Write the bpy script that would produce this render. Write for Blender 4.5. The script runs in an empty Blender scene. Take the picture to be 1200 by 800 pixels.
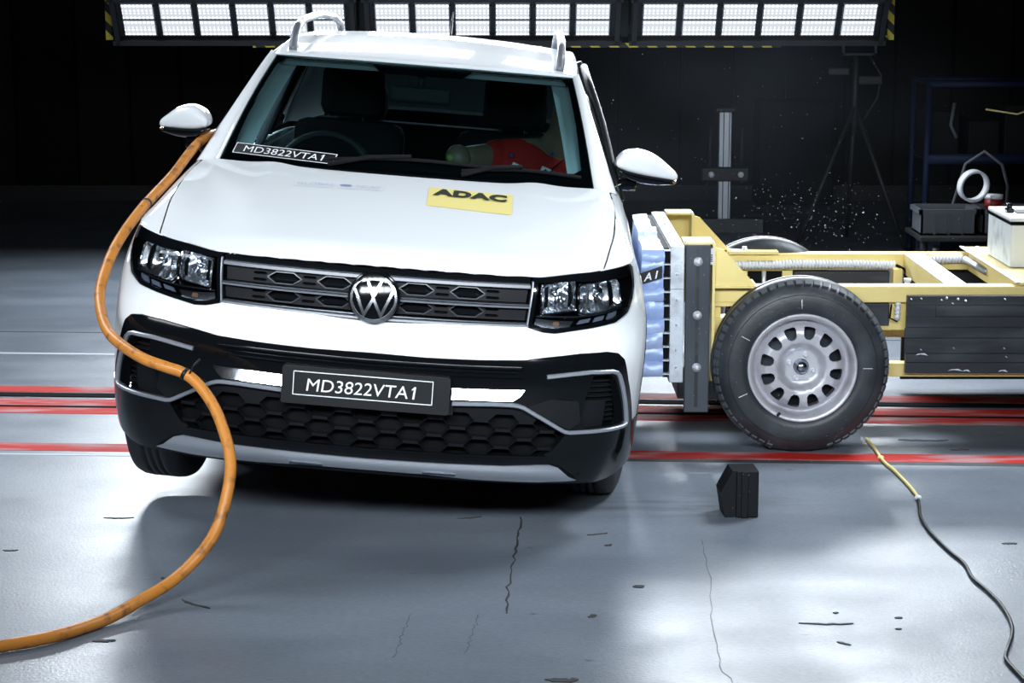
# A crash hall: white compact SUV struck from the side by a yellow barrier trolley.
import bpy, bmesh, math, random
import numpy as np
from mathutils import Vector, Matrix
from mathutils.geometry import delaunay_2d_cdt
random.seed(7); rng=np.random.default_rng(7)
SC=bpy.context.scene; COL=SC.collection; PI=math.pi
# ---------- surface functions of the car body (car frame: x right as seen, y back from bumper, z up)
def pchip(xs, ys):
    xs=np.asarray(xs,float); ys=np.asarray(ys,float); h=np.diff(xs); d=np.diff(ys)/h; m=np.zeros_like(ys)
    m[0]=d[0]; m[-1]=d[-1]
    for i in range(1,len(xs)-1):
        if d[i-1]*d[i]>0:
            w1=2*h[i]+h[i-1]; w2=h[i]+2*h[i-1]; m[i]=(w1+w2)/(w1/d[i-1]+w2/d[i])
    def f(x):
        x=np.clip(np.asarray(x,float),xs[0],xs[-1]); i=np.clip(np.searchsorted(xs,x)-1,0,len(xs)-2)
        t=(x-xs[i])/h[i]; a=(1+2*t)*(1-t)**2; b=t*(1-t)**2; c=t*t*(3-2*t); e=t*t*(t-1)
        return a*ys[i]+b*h[i]*m[i]+c*ys[i+1]+e*h[i]*m[i+1]
    return f
PLAN=[(0,0),(.15,.003),(.30,.012),(.45,.030),(.58,.058),(.68,.090),(.76,.124),(.82,.175),(.868,.262),(.893,.37),(.904,.52),(.906,.70),(.906,1.0),(.90,1.6),(.90,2.2),(.90,2.8),(.90,3.3),(.885,3.65),(.85,3.95),(.74,4.12),(.5,4.19),(.25,4.212),(0,4.22)]
def _plan():
    P=np.array(PLAN); P=np.vstack([[-P[1,0],P[1,1]],P,[-P[-2,0],P[-2,1]]]); out=[]
    for i in range(1,len(P)-2):
        p0,p1,p2,p3=P[i-1:i+3]
        a=np.linalg.norm(p1-p0)**.5; b=np.linalg.norm(p2-p1)**.5; c=np.linalg.norm(p3-p2)**.5
        m1=(p2-p1)+b*((p1-p0)/a-(p2-p0)/(a+b)); m2=(p2-p1)+b*((p3-p2)/c-(p3-p1)/(b+c))
        for t in np.linspace(0,1,40,endpoint=False):
            out.append((2*t**3-3*t*t+1)*p1+(t**3-2*t*t+t)*m1+(-2*t**3+3*t*t)*p2+(t**3-t*t)*m2)
    out.append(P[-2]); return np.array(out)
CP=_plan(); CT=np.concatenate([[0],np.cumsum(np.linalg.norm(np.diff(CP,axis=0),axis=1))]); TMAX=CT[-1]
def C(t):
    a=np.abs(t); return np.stack([np.interp(a,CT,CP[:,0])*np.sign(np.where(t==0,1,t)),np.interp(a,CT,CP[:,1])],-1)
def Nrm(t):
    e=.012; a=np.abs(t); q=np.stack([np.interp(a+e,CT,CP[:,0])-np.where(a<e,-1,1)*np.interp(np.abs(a-e),CT,CP[:,0]),np.interp(a+e,CT,CP[:,1])-np.interp(np.abs(a-e),CT,CP[:,1])],-1)
    q/=np.linalg.norm(q,axis=-1,keepdims=True); n=np.stack([q[...,1],-q[...,0]],-1); n[...,0]*=np.sign(np.where(t==0,1,t)); return n
DF=pchip([.14,.18,.22,.26,.32,.40,.48,.56,.62,.66,.70,.74,.80,.86,.885,.91,.95],[.13,.105,.08,.058,.032,.014,.004,0,.004,.018,.040,.052,.056,.068,.080,.10,.14])
DS=pchip([.14,.18,.25,.35,.50,.62,.70,.78,.84,.88,.92,.96,1.0],[.10,.06,.025,.012,.004,0,.004,.016,.032,.046,.062,.080,.10])
def sstep(x,a,b):
    u=np.clip((x-a)/(b-a),0,1); return u*u*(3-2*u)
def dwrap(t,z):
    a=np.abs(t); w=sstep(a,.74,1.15); r=sstep(a,TMAX-1.0,TMAX-.6); w=w*(1-r)
    return DF(z)*(1-w)+DS(z)*w
def wrap(t,z,off=0.):
    t=np.asarray(t,float); z=np.asarray(z,float)
    c=C(t)+Nrm(t)*(off-dwrap(t,z))[...,None]; return np.stack([c[...,0],c[...,1],z+0*t],-1)
ZT=pchip([0,.35,.52,.63,.79,.905,1.05,1.25,1.6,2.1,2.6],[.885,.884,.885,.897,.912,.920,.926,.931,.944,.965,.985])
def ztop(t): return ZT(np.abs(t))
_et=np.concatenate([np.linspace(-2.4,2.4,481)]); EDGE=wrap(_et,ztop(_et))
ZC=pchip([0,.10,.2,.3,.5,.8,1.1,1.4],[.90,.915,.94,.960,.998,1.050,1.092,1.12])
def Ztop(x,y):
    x=np.asarray(x,float); y=np.asarray(y,float); sh=x.shape
    x=x.ravel(); y=y.ravel()
    D=np.sqrt((x[:,None]-EDGE[None,:,0])**2+(y[:,None]-EDGE[None,:,1])**2); i=D.argmin(1); s=D[np.arange(len(x)),i]
    t=np.abs(_et[i]); R=.13+(.085-.13)*sstep(t,.6,1.1)
    zi=ZC(y-.05*np.clip(np.abs(x)/.7,0,1.2)**2)-.016*(np.abs(x)/.7)**2+.010*np.exp(-((np.abs(x)-.48)/.07)**2)*sstep(y,.2,.5)
    zi=np.maximum(zi,ztop(t)+.012)
    u=np.clip(s/R,0,1); k=np.sqrt(np.clip(1-(1-u)**2,0,1))
    return (ztop(t)+(zi-ztop(t))*k).reshape(sh)
CY=1200
F_PX=2450.; CAM_H=1.897; CAM_P=.179
YAW,ROLL=-.023,.078; CPOS=np.array([-.504,6.57,.052])
def carR():
    cy,sy=np.cos(YAW),np.sin(YAW); cr,sr=np.cos(ROLL),np.sin(ROLL)
    return np.array([[cy,-sy,0],[sy,cy,0],[0,0,1]])@np.array([[cr,0,sr],[0,1,0],[-sr,0,cr]])
def car2w(p): return np.asarray(p)@carR().T+CPOS
def proj(q):
    q=np.asarray(q)-np.array([0,0,CAM_H]); cp,sp=np.cos(CAM_P),np.sin(CAM_P)
    d=q[...,1]*cp-q[...,2]*sp; u=q[...,1]*sp+q[...,2]*cp
    return np.stack([600+F_PX*q[...,0]/d,400-F_PX*u/d],-1)
def ray(px,py):
    cp,sp=np.cos(CAM_P),np.sin(CAM_P); a=(px-600)/F_PX; b=(400-py)/F_PX
    return np.array([a,cp+b*sp,-sp+b*cp])
def floor_at(px,py,z=0.):
    r=ray(px,py); k=(z-CAM_H)/r[2]; return np.array([0,0,CAM_H])+k*r
def at(px,py,Y):
    r=ray(px,py); return np.array([0,0,CAM_H])+r*(Y/r[1])
def car_at(px,py,y):
    R=carR(); o=(np.array([0,0,CAM_H])-CPOS)@R; d=ray(px,py)@R; return o+d*((y-o[1])/d[1])
# ---------- camera, world, lights, exposure
cam=bpy.data.objects.new('camera',bpy.data.cameras.new('camera')); COL.objects.link(cam)
cam.location=(0,0,CAM_H); cam.rotation_euler=(PI/2-CAM_P,0,0)
cam.data.sensor_width=36; cam.data.lens=36*F_PX/1200; cam.data.clip_end=80; SC.camera=cam
SC.view_settings.view_transform='Standard'; SC.view_settings.look='None'
SC.view_settings.exposure=0.0; SC.view_settings.gamma=1.0; SC.view_settings.use_curve_mapping=False
W=bpy.data.worlds.new('world'); SC.world=W; W.use_nodes=True
W.node_tree.nodes['Background'].inputs[0].default_value=(.5,.65,1,1); W.node_tree.nodes['Background'].inputs[1].default_value=.004
def area(name,loc,target,sx,sy,watts,col=(.86,.93,1.0),spread=PI):
    l=bpy.data.lights.new(name,'AREA'); l.shape='RECTANGLE'; l.size=sx; l.size_y=sy; l.energy=watts; l.color=col; l.spread=spread
    o=bpy.data.objects.new(name,l); COL.objects.link(o); o.location=loc
    o.rotation_euler=(Vector(target)-Vector(loc)).to_track_quat('-Z','Y').to_euler(); return o
# banks of flood lamps hanging above and in front of the impact point, six per bank with gaps between
for i in range(6):
    for j in range(2):
        area('flood_lamp',(-2.6+i*.95,1.5-j*.25,2.75+j*.50),(-.9+.35*i,6.7,.95),.84,.42,3.9,spread=math.radians(46))
# second row of back banks hanging above the visible ones
for i in range(4):
    area('flood_lamp',(-2.3+i*1.55,12.75,2.75),(-2.0+i*1.40,6.9,.0),1.30,.42,13.5,spread=math.radians(66))
# banks high on the left and right of the impact point
area('flood_lamp',(-3.9,9.3,4.3),(-2.2,8.0,0),1.6,1.2,42,spread=math.radians(85))
area('flood_lamp',(3.5,9.3,4.4),(1.7,7.9,0),1.6,1.2,82,spread=math.radians(85))
area('flood_lamp',(-4.2,4.6,3.4),(-1.2,6.9,.2),1.6,.8,9,spread=math.radians(80))
# ---------- helpers
MATS={}
def mat(name,col=(.5,.5,.5),rough=.5,metal=0,coat=0,spec=.5,emit=None,es=0):
    m=bpy.data.materials.new(name); m.use_nodes=True; MATS[name]=m
    b=m.node_tree.nodes['Principled BSDF']; b.inputs['Base Color'].default_value=(*col,1); b.inputs['Roughness'].default_value=rough
    b.inputs['Metallic'].default_value=metal; b.inputs['Coat Weight'].default_value=coat; b.inputs['Coat Roughness'].default_value=.04
    b.inputs['Specular IOR Level'].default_value=spec
    if emit: b.inputs['Emission Color'].default_value=(*emit,1); b.inputs['Emission Strength'].default_value=es
    return m
def nd(m,typ,**kw):
    n=m.node_tree.nodes.new(typ)
    for k,v in kw.items():
        if k in n.inputs: n.inputs[k].default_value=v
        else: setattr(n,k,v)
    return n
def lk(m,a,b): m.node_tree.links.new(a,b)
def bsdf(m): return m.node_tree.nodes['Principled BSDF']
def wear(m,dark,scale=6,lo=.45,hi=.7,bump=0,bscale=60,stretch=(1,1,1),detail=6):
    """mottle base colour towards `dark` with noise, optional fine bump"""
    tc=nd(m,'ShaderNodeTexCoord'); mp=nd(m,'ShaderNodeMapping'); mp.inputs['Scale'].default_value=stretch; lk(m,tc.outputs['Object'],mp.inputs[0])
    n=nd(m,'ShaderNodeTexNoise',Scale=scale,Detail=detail); lk(m,mp.outputs[0],n.inputs['Vector'])
    r=nd(m,'ShaderNodeMapRange'); r.inputs[1].default_value=lo; r.inputs[2].default_value=hi; lk(m,n.outputs[0],r.inputs[0])
    mx=nd(m,'ShaderNodeMix',data_type='RGBA'); b=bsdf(m); mx.inputs[6].default_value=b.inputs['Base Color'].default_value[:]; mx.inputs[7].default_value=(*dark,1)
    lk(m,r.outputs[0],mx.inputs[0]); lk(m,mx.outputs[2],b.inputs['Base Color'])
    if bump:
        n2=nd(m,'ShaderNodeTexNoise',Scale=bscale,Detail=4); lk(m,mp.outputs[0],n2.inputs['Vector'])
        bp=nd(m,'ShaderNodeBump',Strength=bump,Distance=.01); lk(m,n2.outputs[0],bp.inputs['Height']); lk(m,bp.outputs[0],b.inputs['Normal'])
    return m
def thin_glass(name,tint,refl=1.0,rough=.01):
    m=bpy.data.materials.new(name); m.use_nodes=True; MATS[name]=m; nt=m.node_tree; nt.nodes.clear()
    out=nd(m,'ShaderNodeOutputMaterial'); tr=nd(m,'ShaderNodeBsdfTransparent'); tr.inputs[0].default_value=(*tint,1)
    gl=nd(m,'ShaderNodeBsdfGlossy',Roughness=rough); gl.inputs[0].default_value=(1,1,1,1)
    fr=nd(m,'ShaderNodeFresnel',IOR=1.45); mu=nd(m,'ShaderNodeMath',operation='MULTIPLY'); mu.inputs[1].default_value=refl
    mx=nd(m,'ShaderNodeMixShader'); lk(m,fr.outputs[0],mu.inputs[0]); lk(m,mu.outputs[0],mx.inputs[0]); lk(m,tr.outputs[0],mx.inputs[1]); lk(m,gl.outputs[0],mx.inputs[2]); lk(m,mx.outputs[0],out.inputs[0]); return m
mat('white_paint',(.82,.85,.87),.5,coat=.8,spec=.12)
mat('gloss_black',(.004,.005,.006),.10,spec=.38)
mat('satin_black',(.008,.009,.010),.45,spec=.35)
mat('grille_black',(.007,.008,.010),.6,spec=.18)
mat('bar_grey',(.13,.145,.17),.34)
mat('rail_grey',(.20,.215,.24),.42,metal=.3)
mat('badge_chrome',(.62,.65,.69),.24,metal=1)
mat('matt_black',(.004,.004,.005),.8,spec=.2)
mat('chrome',(.75,.78,.82),.08,metal=1)
mat('dark_chrome',(.30,.33,.37),.22,metal=1)
mat('silver_paint',(.42,.45,.50),.35,metal=.6)
mat('reflector',(.80,.83,.87),.17,metal=1)
mat('lamp_pad',(.10,.12,.16),.15)
mat('amber',(.16,.085,.045),.3)
wear(mat('rubber',(.014,.015,.017),.62),(.028,.030,.033),9,.45,.75)
wear(mat('grey_rubber',(.020,.025,.030),.45),(.055,.065,.075),7,.45,.8,bump=.1)
wear(mat('yellow_paint',(.90,.74,.30),.5,spec=.25),(.80,.62,.22),5,.45,.8)
wear(mat('aluminium',(.72,.78,.84),.42,metal=.35),(.45,.48,.52),14,.5,.75,bump=.15)
wear(mat('blue_foil',(.36,.48,.80),.38,metal=.1),(.48,.60,.88),7,.45,.65,bump=.10,bscale=26,stretch=(.5,1,3))
wear(mat('dark_steel',(.045,.055,.068),.45,metal=.3),(.09,.105,.125),5,.45,.75,stretch=(1,1,.25))
wear(mat('black_board',(.020,.024,.030),.45),(.06,.068,.08),6,.48,.75,stretch=(.6,1,2.5))
mat('bolt_steel',(.80,.83,.86),.38,metal=.45)
wear(mat('wheel_silver',(.56,.56,.60),.42,metal=.45),(.33,.33,.35),9,.5,.8)
mat('white_plastic',(.72,.74,.77),.4)
mat('white_board',(.70,.74,.80),.55)
mat('grey_plastic',(.10,.12,.14),.6)
mat('dark_fabric',(.010,.011,.012),.9,spec=.2)
mat('interior_dark',(.014,.017,.019),.7)
mat('trim_grey',(.60,.64,.65),.8)
mat('red_cloth',(.42,.012,.010),.85)
mat('dummy_skin',(.22,.17,.12),.45)
mat('green_mark',(.22,.45,.08),.6)
mat('blue_paint',(.003,.009,.03),.6,spec=.2)
mat('blue_tape',(.02,.07,.40),.5)
mat('sticker_black',(.008,.009,.010),.4)
mat('sticker_white',(.85,.87,.88),.5)
mat('sticker_yellow',(.86,.74,.28),.4)
mat('sticker_ink',(.035,.045,.03),.5)
mat('sticker_pale',(.58,.63,.72),.45)
mat('rim_grey',(.05,.056,.066),.3)
mat('faint_crack',(.10,.11,.125),.6)
mat('sticker_blue',(.25,.30,.48),.45)
mat('speck',(.30,.32,.34),.6)
mat('black_iron',(.012,.012,.013),.6)
wear(mat('red_line',(.48,.022,.016),.75,spec=.15),(.42,.25,.26),5,.46,.66,stretch=(.5,2,1))
mat('black_line',(.006,.007,.008),.95,spec=.05)
mat('pale_line',(.42,.45,.50),.6)
wear(mat('scuff',(.025,.028,.03),.7),(.05,.055,.06),20)
mat('crate_grey',(.075,.085,.095),.7)
mat('red_plastic',(.20,.012,.010),.5)
wear(mat('orange_hose',(.62,.235,.035),.42),(.16,.06,.02),22,.53,.72,bump=.12,bscale=90,stretch=(1,1,1))
thin_glass('windscreen_glass',(.64,.89,.92),.8); thin_glass('side_glass',(.14,.18,.20),1.0); thin_glass('clear_lens',(.93,.95,.97),.8)
def led_material():
    m=mat('led_face',(.06,.065,.07),.4); tc=nd(m,'ShaderNodeTexCoord'); mp=nd(m,'ShaderNodeMapping'); mp.inputs['Scale'].default_value=(40,40,40); lk(m,tc.outputs['Object'],mp.inputs[0])
    v=nd(m,'ShaderNodeTexVoronoi',Scale=1.0,Randomness=.0); lk(m,mp.outputs[0],v.inputs['Vector'])
    r=nd(m,'ShaderNodeMapRange'); r.inputs[1].default_value=.28; r.inputs[2].default_value=.42; r.inputs[3].default_value=2.6; r.inputs[4].default_value=.74; lk(m,v.outputs['Distance'],r.inputs[0])
    b=bsdf(m); b.inputs['Emission Color'].default_value=(.90,.94,1,1); lk(m,r.outputs[0],b.inputs['Emission Strength']); return m
led_material()
def stripe_material():
    m=mat('hazard_tape',(.55,.45,.03),.6); tc=nd(m,'ShaderNodeTexCoord'); sp=nd(m,'ShaderNodeSeparateXYZ'); lk(m,tc.outputs['Object'],sp.inputs[0])
    a=nd(m,'ShaderNodeMath',operation='ADD'); lk(m,sp.outputs[0],a.inputs[0]); lk(m,sp.outputs[2],a.inputs[1])
    b_=nd(m,'ShaderNodeMath',operation='MULTIPLY'); b_.inputs[1].default_value=1/.118; lk(m,a.outputs[0],b_.inputs[0])
    f=nd(m,'ShaderNodeMath',operation='FRACT'); lk(m,b_.outputs[0],f.inputs[0]); g=nd(m,'ShaderNodeMath',operation='GREATER_THAN'); g.inputs[1].default_value=.5; lk(m,f.outputs[0],g.inputs[0])
    mx=nd(m,'ShaderNodeMix',data_type='RGBA'); mx.inputs[6].default_value=(.62,.50,.04,1); mx.inputs[7].default_value=(.006,.006,.006,1); lk(m,g.outputs[0],mx.inputs[0]); lk(m,mx.outputs[2],bsdf(m).inputs['Base Color'])
stripe_material()
def floor_material():
    m=mat('floor_coat',(.44,.475,.52),.36); b=bsdf(m); tc=nd(m,'ShaderNodeTexCoord'); N=lambda sc,d,st=(1,1,1): None
    def noise(sc,det,st,rough=.5):
        mp=nd(m,'ShaderNodeMapping'); mp.inputs['Scale'].default_value=st; lk(m,tc.outputs['Object'],mp.inputs[0])
        n=nd(m,'ShaderNodeTexNoise',Scale=sc,Detail=det,Roughness=rough); lk(m,mp.outputs[0],n.inputs['Vector']); return n.outputs[0]
    def rng_(src,a,b2,c,d):
        r=nd(m,'ShaderNodeMapRange'); r.inputs[1].default_value=a; r.inputs[2].default_value=b2; r.inputs[3].default_value=c; r.inputs[4].default_value=d; lk(m,src,r.inputs[0]); return r.outputs[0]
    mx=nd(m,'ShaderNodeMix',data_type='RGBA'); mx.inputs[6].default_value=(.190,.220,.260,1); mx.inputs[7].default_value=(.135,.160,.195,1); lk(m,rng_(noise(1.6,6,(.6,1.5,1)),.35,.7,0,1),mx.inputs[0])
    m2=nd(m,'ShaderNodeMix',data_type='RGBA'); lk(m,mx.outputs[2],m2.inputs[6]); m2.inputs[7].default_value=(.10,.115,.13,1); lk(m,rng_(noise(5,8,(.55,2.2,1),.62),.63,.80,0,.75),m2.inputs[0])
    m3=nd(m,'ShaderNodeMix',data_type='RGBA'); lk(m,m2.outputs[2],m3.inputs[6]); m3.inputs[7].default_value=(.05,.055,.06,1); lk(m,rng_(noise(22,3,(.5,1.4,1)),.70,.76,0,.8),m3.inputs[0])
    m5=nd(m,'ShaderNodeMix',data_type='RGBA',blend_type='MULTIPLY'); m5.inputs[0].default_value=1; lk(m,m3.outputs[2],m5.inputs[6]); cr=nd(m,'ShaderNodeCombineColor'); gv=rng_(noise(75,5,(.6,1.3,1),.7),.3,.7,.80,1.16); [lk(m,gv,cr.inputs[k]) for k in range(3)]; lk(m,cr.outputs[0],m5.inputs[7]); m3=m5
    # dirty streaked patch where the trolley ran up to the car
    mp=nd(m,'ShaderNodeMapping'); mp.inputs['Location'].default_value=(-.62/.55,-7.22/.24,0); mp.inputs['Scale'].default_value=(1/.55,1/.24,1); lk(m,tc.outputs['Object'],mp.inputs[0])
    ln=nd(m,'ShaderNodeVectorMath',operation='LENGTH'); lk(m,mp.outputs[0],ln.inputs[0]); mu=nd(m,'ShaderNodeMath',operation='MULTIPLY'); lk(m,rng_(ln.outputs['Value'],1.0,.35,0,1),mu.inputs[0]); lk(m,rng_(noise(7,6,(.35,2.6,1),.6),.42,.66,0,.72),mu.inputs[1])
    m4=nd(m,'ShaderNodeMix',data_type='RGBA'); lk(m,m3.outputs[2],m4.inputs[6]); m4.inputs[7].default_value=(.045,.052,.052,1); lk(m,mu.outputs[0],m4.inputs[0])
    lk(m,m4.outputs[2],b.inputs['Base Color'])
    lk(m,rng_(noise(3,5,(1,1,1)),.3,.7,.30,.44),b.inputs['Roughness'])
    bp=nd(m,'ShaderNodeBump',Strength=.22,Distance=.004); lk(m,noise(110,3,(1,1,1)),bp.inputs['Height']); lk(m,bp.outputs[0],b.inputs['Normal'])
floor_material()
def tag(o,label=None,cat=None,group=None,kind=None):
    if label: o['label']=label
    if cat: o['category']=cat
    if group: o['group']=group
    if kind: o['kind']=kind
    return o
def empty(name,loc=(0,0,0),rot=(0,0,0),label=None,cat=None,group=None):
    o=bpy.data.objects.new(name,None); COL.objects.link(o); o.location=loc; o.rotation_euler=rot; o.empty_display_size=.1
    return tag(o,label,cat,group)
def link(name,me,m,parent=None,label=None):
    o=bpy.data.objects.new(name,me); COL.objects.link(o)
    if m is not None and not len(me.materials): me.materials.append(MATS[m] if isinstance(m,str) else m)
    if parent is not None: o.parent=parent
    if label: o['label']=label
    return o
def copy_part(o,parent):
    c=o.copy(); COL.objects.link(c); c.parent=parent
    for ch in list(o.children): copy_part(ch,c)
    return c
def copy_tree(o):
    c=o.copy(); COL.objects.link(c)
    for ch in list(o.children): copy_part(ch,c)
    return c
class MB:
    """collects shapes into one mesh"""
    def __init__(s): s.v=[]; s.f=[]; s.sm=[]
    def add(s,v,f,smooth=False):
        k=len(s.v); s.v+= [tuple(map(float,p)) for p in v]; s.f+=[tuple(i+k for i in q) for q in f]; s.sm+=[smooth]*len(f); return s
    def box(s,c,d,R=None,ch=0.0):
        x,y,z=[a/2 for a in d]
        if ch<=0:
            v=[(i*x,j*y,k*z) for i in (-1,1) for j in (-1,1) for k in (-1,1)]
            f=[(0,1,3,2),(4,6,7,5),(0,4,5,1),(2,3,7,6),(0,2,6,4),(1,5,7,3)]
        else:
            bm=bmesh.new(); bmesh.ops.create_cube(bm,size=1); bmesh.ops.scale(bm,vec=(2*x,2*y,2*z),verts=bm.verts)
            bmesh.ops.bevel(bm,geom=bm.edges[:],offset=ch,segments=2,affect='EDGES',profile=.5); bm.verts.index_update()
            v=[tuple(p.co) for p in bm.verts]; f=[tuple(q.index for q in g.verts) for g in bm.faces]; bm.free()
        v=np.array(v)
        if R is not None: v=v@np.array(R).T
        return s.add(v+np.array(c),f)
    def bx(s,x0,x1,y0,y1,z0,z1,ch=0): return s.box(((x0+x1)/2,(y0+y1)/2,(z0+z1)/2),(abs(x1-x0),abs(y1-y0),abs(z1-z0)),ch=ch)
    def tube(s,path,r,n=10,cap=True,closed=False):
        P=np.array(path,float); m=len(P); r=np.broadcast_to(np.array(r,float),(m,))
        T=np.gradient(P,axis=0) if not closed else np.roll(P,-1,0)-np.roll(P,1,0)
        T/=np.linalg.norm(T,axis=1,keepdims=True)+1e-12
        a=np.array([0,0,1.]) if abs(T[0,2])<.9 else np.array([1.,0,0]); u=np.cross(T[0],a); u/=np.linalg.norm(u); v=[]
        for i in range(m):
            u=u-T[i]*(u@T[i]); u/=np.linalg.norm(u); w=np.cross(T[i],u)
            for k in range(n):
                an=2*PI*k/n; v.append(P[i]+r[i]*(math.cos(an)*u+math.sin(an)*w))
        f=[]; L=m if closed else m-1
        for i in range(L):
            j=(i+1)%m
            for k in range(n): f.append((i*n+k,i*n+(k+1)%n,j*n+(k+1)%n,j*n+k))
        if cap and not closed: f+= [tuple(range(n-1,-1,-1)),tuple((m-1)*n+k for k in range(n))]
        return s.add(v,f,True)
    def cyl(s,a,b,r,n=16,r2=None):
        return s.tube([a,b],[r,r if r2 is None else r2],n)
    def lathe(s,prof,c=(0,0,0),axis='y',n=48,smooth=True):
        v=[];m=len(prof)
        for k in range(n):
            a=2*PI*k/n
            for (r,h) in prof:
                p={'y':(r*math.cos(a),h,r*math.sin(a)),'z':(r*math.cos(a),r*math.sin(a),h),'x':(h,r*math.cos(a),r*math.sin(a))}[axis]
                v.append((p[0]+c[0],p[1]+c[1],p[2]+c[2]))
        f=[(k*m+i,((k+1)%n)*m+i,((k+1)%n)*m+i+1,k*m+i+1) for k in range(n) for i in range(m-1)]
        return s.add(v,f,smooth)
    def sphere(s,c,r,n=14,sc=(1,1,1)):
        pr=[(r*math.sin(PI*i/n),-r*math.cos(PI*i/n)) for i in range(n+1)]
        v=[]
        k0=len(s.v); s.lathe(pr,(0,0,0),'z',n*2)
        for i in range(k0,len(s.v)):
            p=s.v[i]; s.v[i]=(p[0]*sc[0]+c[0],p[1]*sc[1]+c[1],p[2]*sc[2]+c[2])
        return s
    def prism(s,pts,axis,a,b):
        """polygon pts (2D) extruded along axis between a and b"""
        n=len(pts); q=lambda p,h:{'x':(h,p[0],p[1]),'y':(p[0],h,p[1]),'z':(p[0],p[1],h)}[axis]
        v=[q(p,a) for p in pts]+[q(p,b) for p in pts]
        f=[tuple(range(n)),tuple(range(2*n-1,n-1,-1))]+[(i,i+n,(i+1)%n+n,(i+1)%n) for i in range(n)]
        return s.add(v,f)
    def build(s,name,m,parent=None,label=None):
        me=bpy.data.meshes.new(name); me.from_pydata(s.v,[],s.f); me.polygons.foreach_set('use_smooth',s.sm)
        bm=bmesh.new(); bm.from_mesh(me); bmesh.ops.remove_doubles(bm,verts=bm.verts,dist=1e-6); bmesh.ops.recalc_face_normals(bm,faces=bm.faces); bm.to_mesh(me); bm.free()
        return link(name,me,m,parent,label)
def grid_mesh(name,P,m,parent,closed_u=False,flip=False,label=None):
    P=np.asarray(P,float); a,b=P.shape[:2]; v=P.reshape(-1,3); f=[]
    for i in range(a-1):
        for j in range(b if closed_u else b-1):
            q=(i*b+j,i*b+(j+1)%b,(i+1)*b+(j+1)%b,(i+1)*b+j); f.append(q[::-1] if flip else q)
    me=bpy.data.meshes.new(name); me.from_pydata(v.tolist(),[],f); me.polygons.foreach_set('use_smooth',[True]*len(f)); return link(name,me,m,parent,label)
def panel(name,polys,fn,m,parent,off=0.,thick=.012,du=.03,dv=.03,label=None,cuts_u=(),cuts_v=()):
    """flat polygon (with holes) in surface coordinates, cut into small facets, laid on surface fn(u,v,off) with true surface normals"""
    flat=[p for poly in polys for p in poly]
    cv=[];ce=[]
    for poly in polys:
        k=len(cv); cv+=[Vector((float(p[0]),float(p[1]))) for p in poly]; ce+=[(k+i,k+(i+1)%len(poly)) for i in range(len(poly))]
    ov,oe,of,_,_,_=delaunay_2d_cdt(cv,ce,[],0,1e-6)
    def inside(x,y):
        c=False
        for poly in polys:
            n=len(poly); jx=n-1
            for ix in range(n):
                (xa,ya),(xb,yb)=poly[ix],poly[jx]
                if (ya>y)!=(yb>y) and x<(xb-xa)*(y-ya)/(yb-ya)+xa: c=not c
                jx=ix
        return c
    bm=bmesh.new(); vs=[bm.verts.new((p[0],p[1],0)) for p in ov]
    for t in of:
        cx=sum(ov[i][0] for i in t)/len(t); cy=sum(ov[i][1] for i in t)/len(t)
        if inside(cx,cy): bm.faces.new([vs[i] for i in t])
    bmesh.ops.delete(bm,geom=[v for v in bm.verts if not v.link_faces],context='VERTS')
    A=np.array(flat); lo=A.min(0); hi=A.max(0)
    def cut(ax,vals):
        for c in vals:
            co=[0,0,0]; no=[0,0,0]; co[ax]=c; no[ax]=1
            bmesh.ops.bisect_plane(bm,geom=bm.verts[:]+bm.edges[:]+bm.faces[:],dist=1e-6,plane_co=co,plane_no=no)
    cut(0,[x for x in np.arange(math.ceil(lo[0]/du),math.ceil(hi[0]/du))*du if lo[0]+1e-4<x<hi[0]-1e-4]+list(cuts_u))
    cut(1,[x for x in np.arange(math.ceil(lo[1]/dv),math.ceil(hi[1]/dv))*dv if lo[1]+1e-4<x<hi[1]-1e-4]+list(cuts_v))
    bm.verts.index_update(); uv=np.array([(v.co.x,v.co.y) for v in bm.verts]); F=[]
    for f in bm.faces:
        q=[v.index for v in f.verts]; c=uv[q]; ar=np.sum(c[:,0]*np.roll(c[:,1],-1)-np.roll(c[:,0],-1)*c[:,1])
        if abs(ar)<1e-10: continue
        F.append(q if ar>0 else q[::-1])
    ec={}
    for q in F:
        for i in range(len(q)): ec[(q[i],q[(i+1)%len(q)])]=1
    B=[(a,b) for (a,b) in ec if (b,a) not in ec]; bm.free()
    u,v=uv[:,0],uv[:,1]; P=fn(u,v,off); e=1e-3
    nrm=np.cross(fn(u+e,v,off)-fn(u-e,v,off),fn(u,v+e,off)-fn(u,v-e,off)); nrm/=np.linalg.norm(nrm,axis=1,keepdims=True)+1e-12
    Vv=[tuple(p) for p in P]; n0=len(Vv); sm=[True]*len(F); N=[tuple(x) for x in nrm]; FF=list(F)
    if thick:
        bi=sorted({i for ab in B for i in ab}); Q=fn(u[bi],v[bi],off-thick); mp={}
        for k,i in enumerate(bi): mp[i]=(len(Vv),len(Vv)+1); Vv+= [tuple(P[i]),tuple(Q[k])]
        for a,b in B: FF.append((mp[b][0],mp[a][0],mp[a][1],mp[b][1])); sm.append(False)
    me=bpy.data.meshes.new(name); me.from_pydata([tuple(map(float,p)) for p in Vv],[],FF); me.polygons.foreach_set('use_smooth',sm)
    ln=[]
    for p in me.polygons:
        fnm=tuple(p.normal)
        for li in p.loop_indices:
            vi=me.loops[li].vertex_index; ln.append(N[vi] if vi<n0 else fnm)
    me.normals_split_custom_set(ln)
    return link(name,me,m,parent,label)
def mir(poly): return [(-a,b) for a,b in poly][::-1]
def sym(half): return list(half)+[(-a,b) for a,b in reversed(half) if abs(a)>1e-6]
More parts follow.
